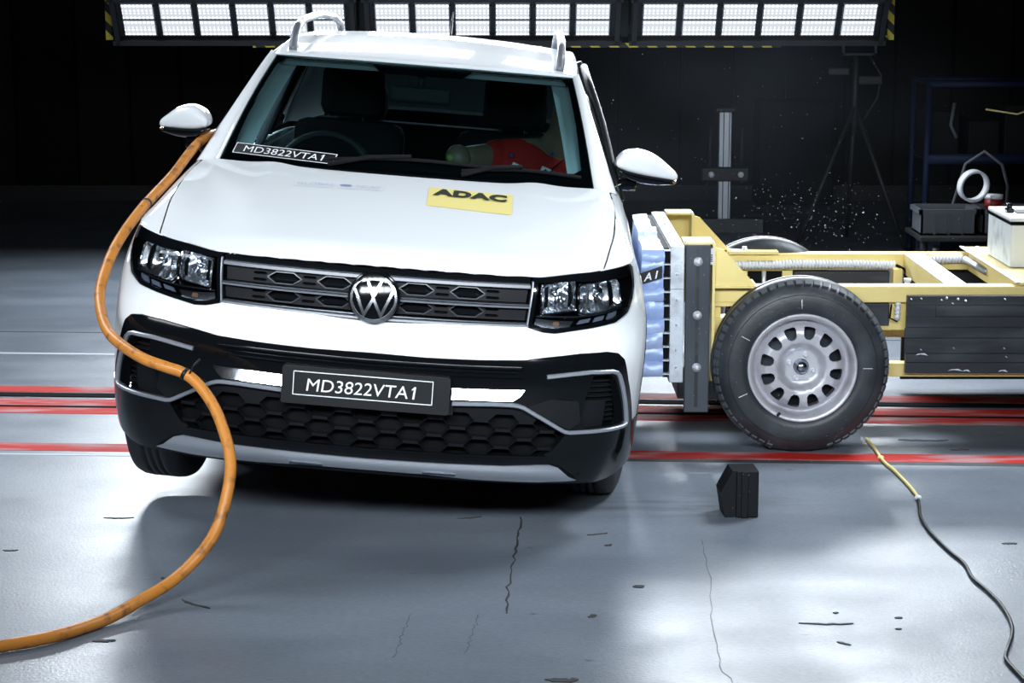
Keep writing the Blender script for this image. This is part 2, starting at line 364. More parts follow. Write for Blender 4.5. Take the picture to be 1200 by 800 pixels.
def circ(c,r,n=24,ry=None): return [(c[0]+r*math.cos(2*PI*k/n),c[1]+(ry or r)*math.sin(2*PI*k/n)) for k in range(n)]
def rrect(x0,x1,y0,y1,r,n=5):
    out=[]
    for cx,cy,a in ((x1-r,y1-r,0),(x0+r,y1-r,90),(x0+r,y0+r,180),(x1-r,y0+r,270)):
        out+=[(cx+r*math.cos(math.radians(a+90*k/n)),cy+r*math.sin(math.radians(a+90*k/n))) for k in range(n+1)]
    return out
def text_obj(name,s,fn,m,parent,bold=0.,space=1.0,label=None):
    """lettering: 2D glyph mesh normalised to the unit box and laid on fn(u,v) -> point"""
    cu=bpy.data.curves.new(name,'FONT'); cu.body=s; cu.offset=bold; cu.space_character=space; cu.resolution_u=4
    o=bpy.data.objects.new(name,cu); COL.objects.link(o); dg=bpy.context.evaluated_depsgraph_get(); me=bpy.data.meshes.new_from_object(o.evaluated_get(dg))
    bpy.data.objects.remove(o); bpy.data.curves.remove(cu)
    A=np.empty(len(me.vertices)*3); me.vertices.foreach_get('co',A); A=A.reshape(-1,3); lo=A.min(0); hi=A.max(0)
    u=(A[:,0]-lo[0])/(hi[0]-lo[0]); v=(A[:,1]-lo[1])/(hi[1]-lo[1]); P=fn(u,v); me.vertices.foreach_set('co',np.asarray(P,float).ravel()); me.materials.clear(); me.update()
    return link(name,me,m,parent,label)

def plate_lettering(name,fn,parent,bold):
    """MD3822VTA1; the figure one is drawn here as a plain stroke with a flag"""
    t=text_obj(name,'MD3822VTA',lambda u,v:fn(u*.925,v),'sticker_white',parent,bold=bold)
    g=[(.967,0),(.985,0),(.985,1.0),(.970,1.0),(.950,.80),(.950,.68),(.967,.80)]; P=fn(np.array([p[0] for p in g]),np.array([p[1] for p in g]))
    MB().add(P,[(0,1,2,6),(2,3,6),(3,4,5,6)]).build(name,'sticker_white',parent); return t
# ================= the car
car=empty('car',tuple(CPOS),(0,ROLL,YAW),'white compact SUV leaning to one side, struck by the yellow barrier trolley','car')
WY=.88; WT=float(np.interp(WY,CP[:500,1],CT[:500])); WZ=.33
def arc(r,a0,a1,n=14): return [(WT+r*math.cos(math.radians(a0+(a1-a0)*k/n)),WZ+r*math.sin(math.radians(a0+(a1-a0)*k/n))) for k in range(n+1)]
def edge_t(a,b,n): return [(float(t),float(ztop(t))) for t in np.linspace(a,b,n)]
HEAD=[(.522,.8845),(.575,.8905),(.63,.897),(.71,.9055),(.79,.912),(.905,.920),(1.0,.9245),(1.045,.926),(1.062,.914),(1.028,.880),(.965,.820),(.923,.780),(.85,.751),(.785,.741),(.695,.727),(.604,.714),(.562,.7165),(.502,.735)]
# --- inner structure seen only through gaps
panel('inner_structure',[sym([(0,.22),(1.0,.24)]+[(1.0,.80),(.95,.84),(0,.84)])],wrap,'matt_black',car,off=-.15,thick=0,du=.08,dv=.1)
# --- white front bumper skin
half=[(0,.622),(.183,.6195),(.35,.623),(.50,.630),(.572,.641),(.69,.655),(.79,.661),(.838,.655),(.860,.636),(.886,.565),(.975,.410),(1.095,.410)]
half+=[(WT+.475*math.cos(math.radians(a)),WZ+.475*math.sin(math.radians(a))) for a in (168,160,150,142,136)]+[(1.006,.802)]
half+=[(.965,.817),(.923,.778),(.85,.749),(.785,.739),(.695,.725),(.604,.712),(.562,.7145),(.512,.727),(.500,.736),(.25,.725),(.07,.716),(0,.715)]
front=panel('front_bumper',[sym(half)],wrap,'white_paint',car,thick=.02,du=.025,dv=.03)
# --- glossy black lower bumper with its openings
fog_hole=[(.618,.575),(.73,.592),(.80,.593),(.826,.580),(.866,.495),(.900,.418),(.885,.414),(.675,.402),(.645,.412),(.60,.437),(.565,.465)]
fog_hole=[(.735,.585),(.795,.588),(.818,.575),(.860,.492),(.893,.422),(.875,.417),(.73,.408),(.70,.43),(.71,.50)]
low_hole=sym([(0,.437),(.28,.437),(.28,.470),(.46,.472),(.50,.468),(.58,.428),(.63,.400),(.66,.385),(.62,.325),(.55,.300),(0,.296)])
half=[(0,.205),(.57,.20),(.72,.203),(.85,.203),(.93,.212),(1.02,.235),(1.115,.25),(1.105,.408),(.978,.408),(.888,.563),(.862,.634),(.839,.653),(.79,.659),(.69,.653),(.573,.639),(.50,.628),(.35,.621),(.183,.6175),(0,.620)]
low=panel('lower_bumper',[sym(half),low_hole,fog_hole,mir(fog_hole)],wrap,'gloss_black',car,off=.004,thick=.035,du=.03,dv=.03)
low['label']='glossy black lower half of the bumper with grille and lamp pockets'
def hexcell(c,w,h,k=.28): return [(c[0]-w/2,c[1]),(c[0]-w/2+w*k,c[1]-h/2),(c[0]+w/2-w*k,c[1]-h/2),(c[0]+w/2,c[1]),(c[0]+w/2-w*k,c[1]+h/2),(c[0]-w/2+w*k,c[1]+h/2)]
cells=[]
for r in range(-1,5):
    for q in range(-6,7):
        c=(q*.150+(.075 if r%2 else 0),.300+r*.030)
        if abs(c[0])<.70 and .27<c[1]<.47: cells.append(hexcell(c,.104,.050,.24))
panel('lower_grille',[sym([(0,.262),(.80,.262),(.80,.50),(0,.50)])]+cells,wrap,'grille_black',low,off=-.012,thick=.03,du=.05,dv=.05,label='black honeycomb mesh of the lower air intake')
panel('grille_backing',[sym([(0,.26),(.80,.26),(.80,.50),(0,.50)])],wrap,'matt_black',low,off=-.055,thick=0,du=.06,dv=.06)
def strip(name,path,w,m,parent,off=.006,h=.008,fn=wrap,label=None,closed=False,n=None):
    """raised trim strip of width w along a path on the surface, with bevelled section"""
    P=np.array(path,float)
    seg=[0];[seg.append(seg[-1]+np.linalg.norm(P[i]-P[i-1])) for i in range(1,len(P))]; seg=np.array(seg)
    s=np.unique(np.concatenate([seg,np.arange(0,seg[-1],.02)])); Q=np.stack([np.interp(s,seg,P[:,0]),np.interp(s,seg,P[:,1])],1)
    T=np.gradient(Q,axis=0); T/=np.linalg.norm(T,axis=1,keepdims=True)+1e-9; Nn=np.stack([-T[:,1],T[:,0]],1); rows=[]
    for a,o in ((-.5,off-h),(-.5,off-.25*h),(-.3,off),(.3,off),(.5,off-.25*h),(.5,off-h)):
        q=Q+Nn*a*w; rows.append(fn(q[:,0],q[:,1],o))
    G=np.stack(rows,1); mb=MB(); a,b=G.shape[:2]
    f=[(i*b+j,i*b+j+1,(i+1)*b+j+1,(i+1)*b+j) for i in range(a-1) for j in range(b-1)]+[tuple(range(b)),tuple((a-1)*b+j for j in range(b-1,-1,-1))]
    mb.add(G.reshape(-1,3),f,False); return mb.build(name,m,parent,label)
for s in (1,-1):
    S=(lambda P: P) if s>0 else (lambda P: [(-a,b) for a,b in P])
    fh=[(.70,.60),(.83,.61),(.93,.41),(.90,.39),(.69,.39),(.66,.5)]
    panel('lamp_pocket',[S(fh) if s>0 else S(fh)[::-1]],wrap,'matt_black',low,off=-.045,thick=0,du=.03,dv=.03)
    for k in range(9):
        z=.425+k*.017; a=.70; b=.885-(z-.42)*.40; strip('pocket_slat',S([(a,z),(b,z)]),.006,'satin_black',low,off=-.030,h=.016)
    # recessed triangular flank between intake and pocket, then the satin metal C trim
    tri=[(.52,.475),(.60,.505),(.69,.50),(.705,.43),(.67,.404),(.640,.415)]
    panel('pocket_flank',[tri if s>0 else mir(tri)],wrap,'satin_black',low,off=.0065,thick=.01)
    strip('fog_trim',S([(.575,.5795),(.655,.590),(.727,.598),(.803,.599),(.822,.594),(.834,.583),(.855,.540),(.876,.495),(.912,.417),(.908,.409),(.888,.405),(.78,.399),(.672,.393),(.655,.396),(.638,.404),(.57,.441),(.509,.474),(.490,.480),(.472,.482),(.414,.482),(.275,.476)]),.0135,'silver_paint',low,off=.014,h=.014,label='satin metal trim line around the lamp pocket')
    # mirror-bright strip beside the number plate, tilted up
    q=[(.272,.493),(.272,.527),(.40,.530),(.507,.533),(.492,.514),(.468,.4975)]
    def tilt(u,v,o=0.): return wrap(u,v,o+.022-(v-.49)*.385)
    panel('bright_strip',[q if s>0 else mir(q)],tilt,'chrome',low,thick=.01,label='mirror-bright strip beside the number plate')
# upper intake ledges
for z,a,w,o in ((.599,.49,.010,.016),(.583,.47,.006,.010),(.570,.50,.005,.012)):
    strip('intake_ledge',[(-a,z+.004),(-a*.6,z),(0,z-.003),(a*.6,z),(a,z+.004)],w,'gloss_black',low,off=o,h=.018)
strip('intake_ledge',[(-.60,.306),(-.3,.300),(0,.298),(.3,.300),(.60,.306)],.008,'gloss_black',low,off=.012,h=.02)
skid=[(.735,.217),(.70,.232),(.655,.266),(.622,.2765),(.585,.276),(.466,.268),(.36,.2665),(.2,.264),(0,.2625)]
sk=panel('skid_plate',[sym([(0,.222),(.20,.221),(.36,.211),(.52,.209),(.60,.209),(.70,.2135)]+skid)],lambda u,v,o=0.:wrap(u,v,o+.012+.010*np.sin(np.clip((v-.21)/.06,0,1)*PI)),'silver_paint',low,thick=.03,du=.03,dv=.01,label='silver skid strip along the bottom edge')
for x in (-.19,.25):
    strip('skid_notch',[(x-.055,.228),(x+.055,.228)],.008,'dark_chrome',sk,off=.027,h=.01)
# --- number plate
plate=panel('number_plate',[rrect(-.272,.267,.4435,.5645,.008)],lambda u,v,o=0.:np.stack([u,-.012-o+.05*u*u+0*v,v],-1),'sticker_black',car,off=.018,thick=.028,du=.08,dv=.2,label='black number plate reading MD3822VTA1')
pf=lambda off:(lambda u,v:np.stack([u,-.030-off+.05*u*u,v],-1))
plate_lettering('plate_text',lambda u,v:pf(.003)(-.192+u*.352+v*.004,.488+v*.0405),plate,0)
bm_=MB()
for (x0,x1,z0,z1) in ((-.235,.213,.5485,.551),(-.235,.213,.473,.4755),(-.235,-.2325,.473,.551),(.2105,.213,.473,.551)): bm_.bx(x0,x1,-.0335,-.030,z0,z1)
bm_.build('plate_border','sticker_white',plate)
# --- upper grille
gr=panel('upper_grille',[sym([(0,.712),(.25,.722),(.500,.734),(.521,.8845),(.35,.8845),(0,.885)])],wrap,'matt_black',car,off=-.045,thick=0,du=.03,dv=.03,label='black grille between the headlights')
for z0,zc,hh in ((.8015,.825,.040),(.744,.768,.042)):
    holes=[]
    for s in (-1,1):
        for k in range(3):
            cx=s*(.135+k*.168)
            if abs(cx)<.45: holes.append(hexcell((cx,zc+.004*abs(cx)),.112,hh*.86,.25))
            lx=s*(.219+k*.168)
            if abs(lx)<.44: holes+= [hexcell((lx,zc+.010),.05,.009,.15),hexcell((lx,zc-.010),.05,.009,.15)]
    panel('grille_mesh',[sym([(0,zc-hh*.62),(.502,zc-hh*.55+.003),(.508,zc+hh*.62),(0,zc+hh*.58)])]+holes,wrap,'grille_black',gr,off=-.020,thick=.02,du=.04,dv=.04)
    for s_ in (-1,1):
        for k in range(3):
            cx=s_*(.135+k*.168)
            if abs(cx)<.45: hc=hexcell((cx,zc+.004*abs(cx)),.116,hh*.92,.25); strip('grille_rim',hc+[hc[0]],.0045,'rim_grey',gr,off=-.015,h=.008)
    panel('grille_blade',[sym([(0,zc-hh*.35),(.49,zc-hh*.3),(.49,zc+hh*.3),(0,zc+hh*.35)])],lambda u,v,o=0.:wrap(u,v,o-(v-zc+.03)*.4),'gloss_black',gr,off=-.024,thick=.0,du=.04,dv=.04)
G=lambda za,zb:[(-.512,zb),(-.3,za+(zb-za)*.45),(0,za),(.3,za+(zb-za)*.45),(.512,zb)]
strip('grille_bar',G(.8755,.877),.014,'gloss_black',gr,off=.004,h=.03)
strip('grille_bar',G(.856,.8595),.0155,'bar_grey',gr,off=.006,h=.03,label='broad satin bar across the top of the grille')
strip('grille_bar',G(.7975,.8015),.006,'dark_chrome',gr,off=.004,h=.03)
strip('grille_bar',G(.7885,.7935),.008,'bar_grey',gr,off=.006,h=.03)
strip('grille_bar',G(.7355,.7420),.006,'dark_chrome',gr,off=.003,h=.02)
strip('grille_bar',G(.7235,.7345),.010,'bar_grey',gr,off=.003,h=.02)
# --- badge
by=wrap(np.array(0.),np.array(.795))[1]
badge=MB().lathe([(.0,.02),(.084,.02),(.0845,-.006),(.079,-.016),(.0765,-.018),(.0,-.018)],(0,by-.012,.795),'y',48).build('badge','gloss_black',car,'round black and chrome maker badge')
tilt_b=math.radians(11)
def bf(x,z,o=0.):  # domed badge face
    r2=(np.asarray(x)**2+np.asarray(z)**2); y=by-.034-.012*(1-r2/.075**2)-o
    return np.stack([x,y+.0+np.asarray(z)*math.tan(tilt_b)*.8,.795+np.asarray(z)],-1)
panel('badge_face',[circ((0,0),.070,40)],bf,'gloss_black',badge,off=.0,thick=.012,du=.012,dv=.012)
panel('badge_ring',[circ((0,0),.0755,48),circ((0,0),.0675,48)],bf,'badge_chrome',badge,off=.003,thick=.012,du=.03,dv=.03)
def stroke(pts,w):
    P=np.array(pts,float); out=[];inn=[]
    for i in range(len(P)):
        d0=P[i]-P[i-1] if i else P[1]-P[0]; d1=P[i+1]-P[i] if i<len(P)-1 else d0
        d0=d0/np.linalg.norm(d0); d1=d1/np.linalg.norm(d1); n0=np.array([-d0[1],d0[0]]); n1=np.array([-d1[1],d1[0]]); b=n0+n1; b/=np.linalg.norm(b); k=w/2/max(.35,b@n0)
        out.append(tuple(P[i]+b*k)); inn.append(tuple(P[i]-b*k))
    return out+inn[::-1]
R_=.068
for pts in ([(-.37,.92),(0,.10),(.37,.92)],[(-.90,.40),(-.40,-.78),(0,.02),(.40,-.78),(.90,.40)]):
    panel('badge_letter',[[(a*R_,b*R_) for a,b in stroke(pts,.135)]],bf,'badge_chrome',badge,off=.0025,thick=.006,du=.02,dv=.02)
# --- hood
XS=pchip([.1,.25,.44,.62,.92,1.15,1.4],[.715,.733,.752,.768,.775,.758,.735])
msk=np.abs(_et)<1.0; EX,EY=EDGE[msk,0],EDGE[msk,1]
yf=lambda x: np.interp(x,EX,EY)
yr=lambda x: 1.035+.145*(np.abs(x)/.70)**2
HU=np.linspace(-1,1,57); g=np.concatenate([np.linspace(0,.5,15)**2,np.linspace(.28,1,26)]); HP=np.zeros((len(g),len(HU),3))
for i,v in enumerate(g):
    xs=.735
    for _ in range(12): ye=float(yf(xs)*(1-v)+yr(xs)*v); xs=float(XS(ye))
    x=HU*(xs-.0025); y=yf(x)*(1-v)+yr(x)*v+ (.002 if i==0 else 0); HP[i,:,0]=x; HP[i,:,1]=y; HP[i,:,2]=Ztop(x,y)
def grid_norm(P): return P
lip=HP[0].copy(); lip[:,1]+=.02; lip[:,2]-=.006
hood=grid_mesh('hood',np.concatenate([lip[None],HP]),'white_paint',car,flip=False)
sd=[]
for sgn,k in ((-1,0),(1,-1)):
    e=HP[4:,k]; e2=e.copy(); e2[:,2]-=.012; e2[:,0]-=sgn*.004; sd.append(np.stack([e,e2] if sgn>0 else [e2,e],1))
for q in sd: grid_mesh('hood_edge',q,'white_paint',hood)
def onhood(x,y,o=.0025): return np.stack([x,y,Ztop(x,y)+o],-1)
panel('hood_sticker',[[(.111,.664),(.411,.650),(.405,.902),(.104,.902)]],lambda u,v,o=0.:onhood(u,v,.002+o),'sticker_yellow',hood,thick=0,du=.04,dv=.04,label='yellow hood sticker with heavy dark capitals')
text_obj('hood_sticker_text','ADAC',lambda u,v:onhood(.124+u*.262+0*v,  .790+v*.088,.006),'sticker_ink',hood,bold=.06,space=1.10)
panel('hood_decal',[[(-.372,.80),(-.055,.80),(-.055,.872),(-.372,.872)]],lambda u,v,o=0.:onhood(u,v,.0015+o),'white_plastic',hood,thick=0,du=.05,dv=.05,label='pale hood decal with faint grey capitals and blue oval')
text_obj('hood_decal_text','GLOBAL',lambda u,v:onhood(-.362+u*.135+0*v,.818+v*.034,.0028),'sticker_pale',hood)
text_obj('hood_decal_text','NCAP',lambda u,v:onhood(-.150+u*.085+0*v,.818+v*.034,.0028),'sticker_pale',hood)
panel('hood_decal_mark',[circ((-.188,.836),.022,20,.015)],lambda u,v,o=0.:onhood(u,v,.0028+o),'sticker_blue',hood,thick=0,du=.03,dv=.03)
# --- fenders, doors, flanks on both sides
def S_(poly,s): return poly if s>0 else mir(poly)
DOOR_T=[2.02,3.02,3.92]
for s in (1,-1):
    fp=[(1.008,.8035),(1.030,.878),(1.066,.915),(1.05,.9265)]+edge_t(1.10,2.015,12)+[(2.015,.36)]+[(WT+.475*math.cos(math.radians(a)),WZ+.475*math.sin(math.radians(a))) for a in (5,15,30,45,60,75,90,105,120,130,136)]
    fen=panel('fender',[S_(fp,s)],wrap,'white_paint',car,thick=.015,du=.03,dv=.03)
    ts=np.concatenate([np.linspace(.80,1.3,22),np.linspace(1.36,2.13,14)]); q=np.linspace(0,1,12); Gm=[]
    for t in ts:
        E=wrap(np.array(t),ztop(t)); xi=float(XS(min(E[1],1.15)))+.0025 if E[1]<1.15 else .7605+(E[1]-1.15)*.16
        xi=min(xi,E[0]-.004); x=E[0]-(E[0]-xi)*q**2; y=E[1]+0*q; z=Ztop(x,y); z[0]=E[2]; Gm.append(np.stack([x*s,y,z],-1))
    grid_mesh('fender_top',np.array(Gm),'white_paint',fen,flip=s>0)
    panel('arch_trim',[S_(arc(.478,172,-4,22)+arc(.415,-4,172,22),s)],wrap,'satin_black',car,off=.003,thick=.05,du=.04,dv=.04,label='black wheel arch trim')
    rp=WT+2.651
    d1=[(2.027,.365),(2.027,.962)]; d1=[(2.027,.30)]+[(2.027,.9615)]+edge_t(2.1,2.6,4)+[(3.0,.985),(3.0,.30)]
    d2=[(3.007,.30),(3.007,.985),(3.86,.985),(3.80,.62),(3.70,.44),(3.69,.30)]
    for nm,pl in (('front_door',d1),('rear_door',d2)):
        d=panel(nm,[S_(pl,s)],wrap,'white_paint',car,thick=.03,du=.06,dv=.05)
        tt=pl[-1][0]-.16; strip('door_handle',[(s*(tt-.09),.83),(s*(tt+.09),.835)],.026,'white_paint',d,off=.008,h=.01)
    panel('side_cladding',[S_([(2.03,.20),(2.03,.32),(3.72,.32),(3.72,.20)],s)],wrap,'satin_black',car,off=.012,thick=.04,du=.08,dv=.05)
    Cn=(rp,WZ); ra=[(Cn[0]+.475*math.cos(math.radians(a)),Cn[1]+.475*math.sin(math.radians(a))) for a in range(176,3,-12)]
    panel('quarter_panel',[S_([(3.735,.36)]+[p for p in ra if p[0]>3.73]+[(Cn[0]+.476,.34),(5.1,.34),(5.1,.985),(3.868,.985),(3.81,.62)],s)],wrap,'white_paint',car,thick=.02,du=.06,dv=.06)
    panel('arch_trim',[S_([(Cn[0]+.478*math.cos(math.radians(a)),Cn[1]+.478*math.sin(math.radians(a))) for a in range(172,-9,-9)]+[(Cn[0]+.415*math.cos(math.radians(a)),Cn[1]+.415*math.sin(math.radians(a))) for a in range(-8,173,9)],s)],wrap,'satin_black',car,off=.014,thick=.05,du=.05,dv=.05,label='black wheel arch trim')
tm=float(TMAX)
def wrapx(u,v,o=0.):  # rear end, u measured from the middle of the tail
    a=np.asarray(u,float); return wrap(np.where(a>=0,tm-a,-(tm+a)),v,o)
panel('tailgate',[[(-.70,.40),(.70,.40),(.70,.985),(-.70,.985)]],lambda u,v,o=0.:wrapx(u,v,o)[...,::1],'white_paint',car,thick=0,du=.06,dv=.06)
panel('rear_bumper',[[(-1.12,.22),(1.12,.22),(1.12,.42),(-1.12,.42)]],wrapx,'satin_black',car,off=.01,thick=0,du=.06,dv=.06)
MB().bx(-.80,.80,.35,4.05,.20,.24).build('underbody','matt_black',car)
MB().bx(-.62,.62,.40,1.30,.26,.78).build('engine_block','matt_black',car)
# --- headlights
for s in (1,-1):
    S=(lambda P:P) if s>0 else mir
    hd=panel('headlight',[S(HEAD)],wrap,'gloss_black',car,off=-.075,thick=0,du=.03,dv=.03,label='headlight with two chrome reflectors behind clear glass')
    inn=[(.540,.872),(.63,.879),(.71,.882),(.79,.885),(.905,.889),(.985,.891),(1.012,.884),(.985,.858),(.945,.820),(.905,.786),(.84,.764),(.785,.754),(.695,.739),(.604,.727),(.562,.730),(.524,.742)]
    panel('bezel',[S(HEAD),S(inn)],wrap,'gloss_black',hd,off=.0015,thick=.07,du=.012,dv=.012)
    panel('lens',[S(HEAD)],wrap,'clear_lens',hd,off=.006,thick=0,du=.012,dv=.012)
    for (t0,t1,z0,z1,sk) in ((.553,.680,.777,.876,.010),(.690,.905,.783,.882,.010)):
        tc,zc,ht,hz=(t0+t1)/2,(z0+z1)/2,(t1-t0)/2,(z1-z0)/2
        A=np.linspace(-1,1,33); B=np.linspace(-1,1,25); a,b=np.meshgrid(A,B); r=(1-np.abs(a)**3)*(1-np.abs(b)**3)
        fac=.005*np.cos(a*9.0)*(np.abs(a)<.55)*(1-b*b)+.006*sstep(np.abs(a),.50,.62)
        dz=sk*a; off=-.016-.050*r+fac
        P=wrap(s*(tc+ht*a),zc+hz*b+dz,0*a+off); rf=grid_mesh('reflector',P,'reflector',hd,flip=s<0)
        for (ca,cb,rr) in ((-.05,.15,.020),):
            c=wrap(np.array(s*(tc+ht*ca)),np.array(zc+hz*cb),-.045)
            MB().lathe([(0,-.028),(.007,-.028),(.010,-.022),(.010,.02),(.020,.024),(.022,.03)],tuple(c),'y',16).build('bulb','chrome',rf)
        for a0,a1,b0,b1 in (((.50,.80,-.75,.80),(-.98,-.86,-.7,.6)) if t0>.6 else ((.62,.95,-.75,.85),(-.74,-.54,-.6,.7))):
            A2=np.linspace(a0,a1,6)[None,:]; B2=np.linspace(b0,b1,6)[:,None]; P2=wrap(s*(tc+ht*A2+0*B2),zc+hz*(B2+.25*(A2-a0))+sk*A2,-.028+0*A2+0*B2); grid_mesh('baffle',P2,'gloss_black',rf,flip=s<0)
        loop=[(tc+ht*x,zc+hz*y+sk*x) for x,y in rrect(-1,1,-1,1,.25,4)]; loop.append(loop[0])
        strip('reflector_rim',[(s*x,y) for x,y in loop],.008,'chrome',hd,off=-.010,h=.012)
    ind=[(.535,.733),(.56,.728),(.604,.727),(.66,.734),(.675,.752),(.60,.752),(.54,.757)]
    panel('indicator',[S(ind)],wrap,'dark_chrome',hd,off=-.012,thick=.01)
    panel('indicator_bulb',[S(rrect(.600,.622,.735,.748,.004))],wrap,'amber',hd,off=-.009,thick=.004)
    for (a,b,z0,z1) in ((.685,.735,.744,.763),(.745,.800,.752,.772),(.812,.868,.761,.785)):
        panel('lamp_pad',[S([(a,z0-.002),(b-.008,z0+.006),(b,z1),(a+.012,z1-.007)])],wrap,'lamp_pad',hd,off=-.008,thick=.006)
    strip('light_line',[(s*x,y) for x,y in ((.54,.764),(.68,.766),(.80,.779),(.88,.797),(.93,.822))],.006,'dark_chrome',hd,off=-.010,h=.01)
    strip('head_edge',[(s*x,y) for x,y in ((.5075,.738),(.521,.876))],.006,'silver_paint',hd,off=.008,h=.01)
# --- windscreen and greenhouse
def WS(u,v,o=0.):
    u=np.asarray(u,float); v=np.asarray(v,float)
    x=u*(.70*(1-v)+.594*v); y0=1.055+.145*u*u; y1=1.75+.10*u*u; z0=1.092-.014*u*u; z1=1.453-.008*u*u
    b=.022*np.sin(PI*np.clip(v,0,1)); n=np.array([-.46,.888]); y=y0+(y1-y0)*v+n[0]*(b+o); z=z0+(z1-z0)*v+n[1]*(b+o)
    return np.stack([x,y,z],-1)
ws=panel('windscreen',[[(-1,0),(1,0),(1,1),(-1,1)]],WS,'windscreen_glass',car,thick=0,du=.1,dv=.05)
frit_in=[(-.955,.14),(-.93,.105),(.90,.105),(.945,.14),(.955,.5),(.955,.9),(.92,.97),(.33,.97),(.26,.88),(-.26,.88),(-.33,.97),(-.92,.97),(-.96,.9),(-.965,.5)]
panel('windscreen_border',[[(-1,-.02),(1,-.02),(1,1.012),(-1,1.012)],frit_in],WS,'gloss_black',ws,off=-.004,thick=0,du=.1,dv=.06,label='black printed border of the windscreen')
def quad(fn,c):
    c=np.array(c,float)   # TL,TR,BR,BL in surface coordinates
    def f(u,v):
        u=np.asarray(u)[...,None]; v=np.asarray(v)[...,None]; p=(c[3]*(1-u)+c[2]*u)*(1-v)+(c[0]*(1-u)+c[1]*u)*v; return fn(p[...,0],p[...,1])
    return f
SQ=[(-.94,.127),(-.367,.096),(-.385,.019),(-.943,.048)]
panel('windscreen_sticker',[[tuple(SQ[3]),tuple(SQ[2]),tuple(SQ[1]),tuple(SQ[0])]],WS,'sticker_black',ws,off=.0025,thick=0,du=.1,dv=.05,label='black windscreen strip reading MD3822VTA1')
stf=quad(lambda a,b:WS(a,b,.0045),SQ)
plate_lettering('windscreen_sticker_text',lambda u,v:stf(.10+.80*u,.22+.58*v),ws,0)
for (a,b,c,d) in ((0,1,0,.05),(0,1,.95,1),(0,.008,0,1),(.992,1,0,1)):
    P=stf(np.linspace(a,b,12)[:,None]+np.zeros((1,2)),np.array([[c,d]])+np.zeros((12,1))); grid_mesh('windscreen_sticker_border',P,'sticker_white',ws)
def sideS(y,z): return np.stack([.815-.45*(z-1.0)+0*y,y,z],-1)
def roofz(x,y):
    zc=RZC(y); a=np.abs(x); return zc-.030*(a/.594)**2-.055*(np.clip(a-.596,0,1)/.03)**2
RZC=pchip([1.70,1.75,1.85,2.0,2.2,2.5,2.9,3.4,3.9,4.06],[1.440,1.4545,1.476,1.497,1.516,1.531,1.531,1.508,1.452,1.42])
def roof(u,v,o=0.):  # u across, v 0..1 front to back
    u=np.asarray(u,float); v=np.asarray(v,float); x=u*.626*(1-.02*v); y0=1.752+.10*np.minimum(np.abs(u)*1.054,1)**2; y1=4.05-.05*u*u; y=y0+(y1-y0)*v
    return np.stack([x,y,roofz(x/(1-.02*v),y)+o],-1)
U=np.concatenate([np.linspace(-1,-.95,6),np.linspace(-.9,.9,25),np.linspace(.95,1,6)]); V=np.concatenate([np.linspace(0,.2,10),np.linspace(.25,1,16)])
uu,vv=np.meshgrid(U,V); RP=roof(uu,vv); lip=RP[0].copy(); lip[:,2]-=.02; lip[:,1]+=.012
rf_=grid_mesh('roof',np.concatenate([lip[None],RP]),'white_paint',car)
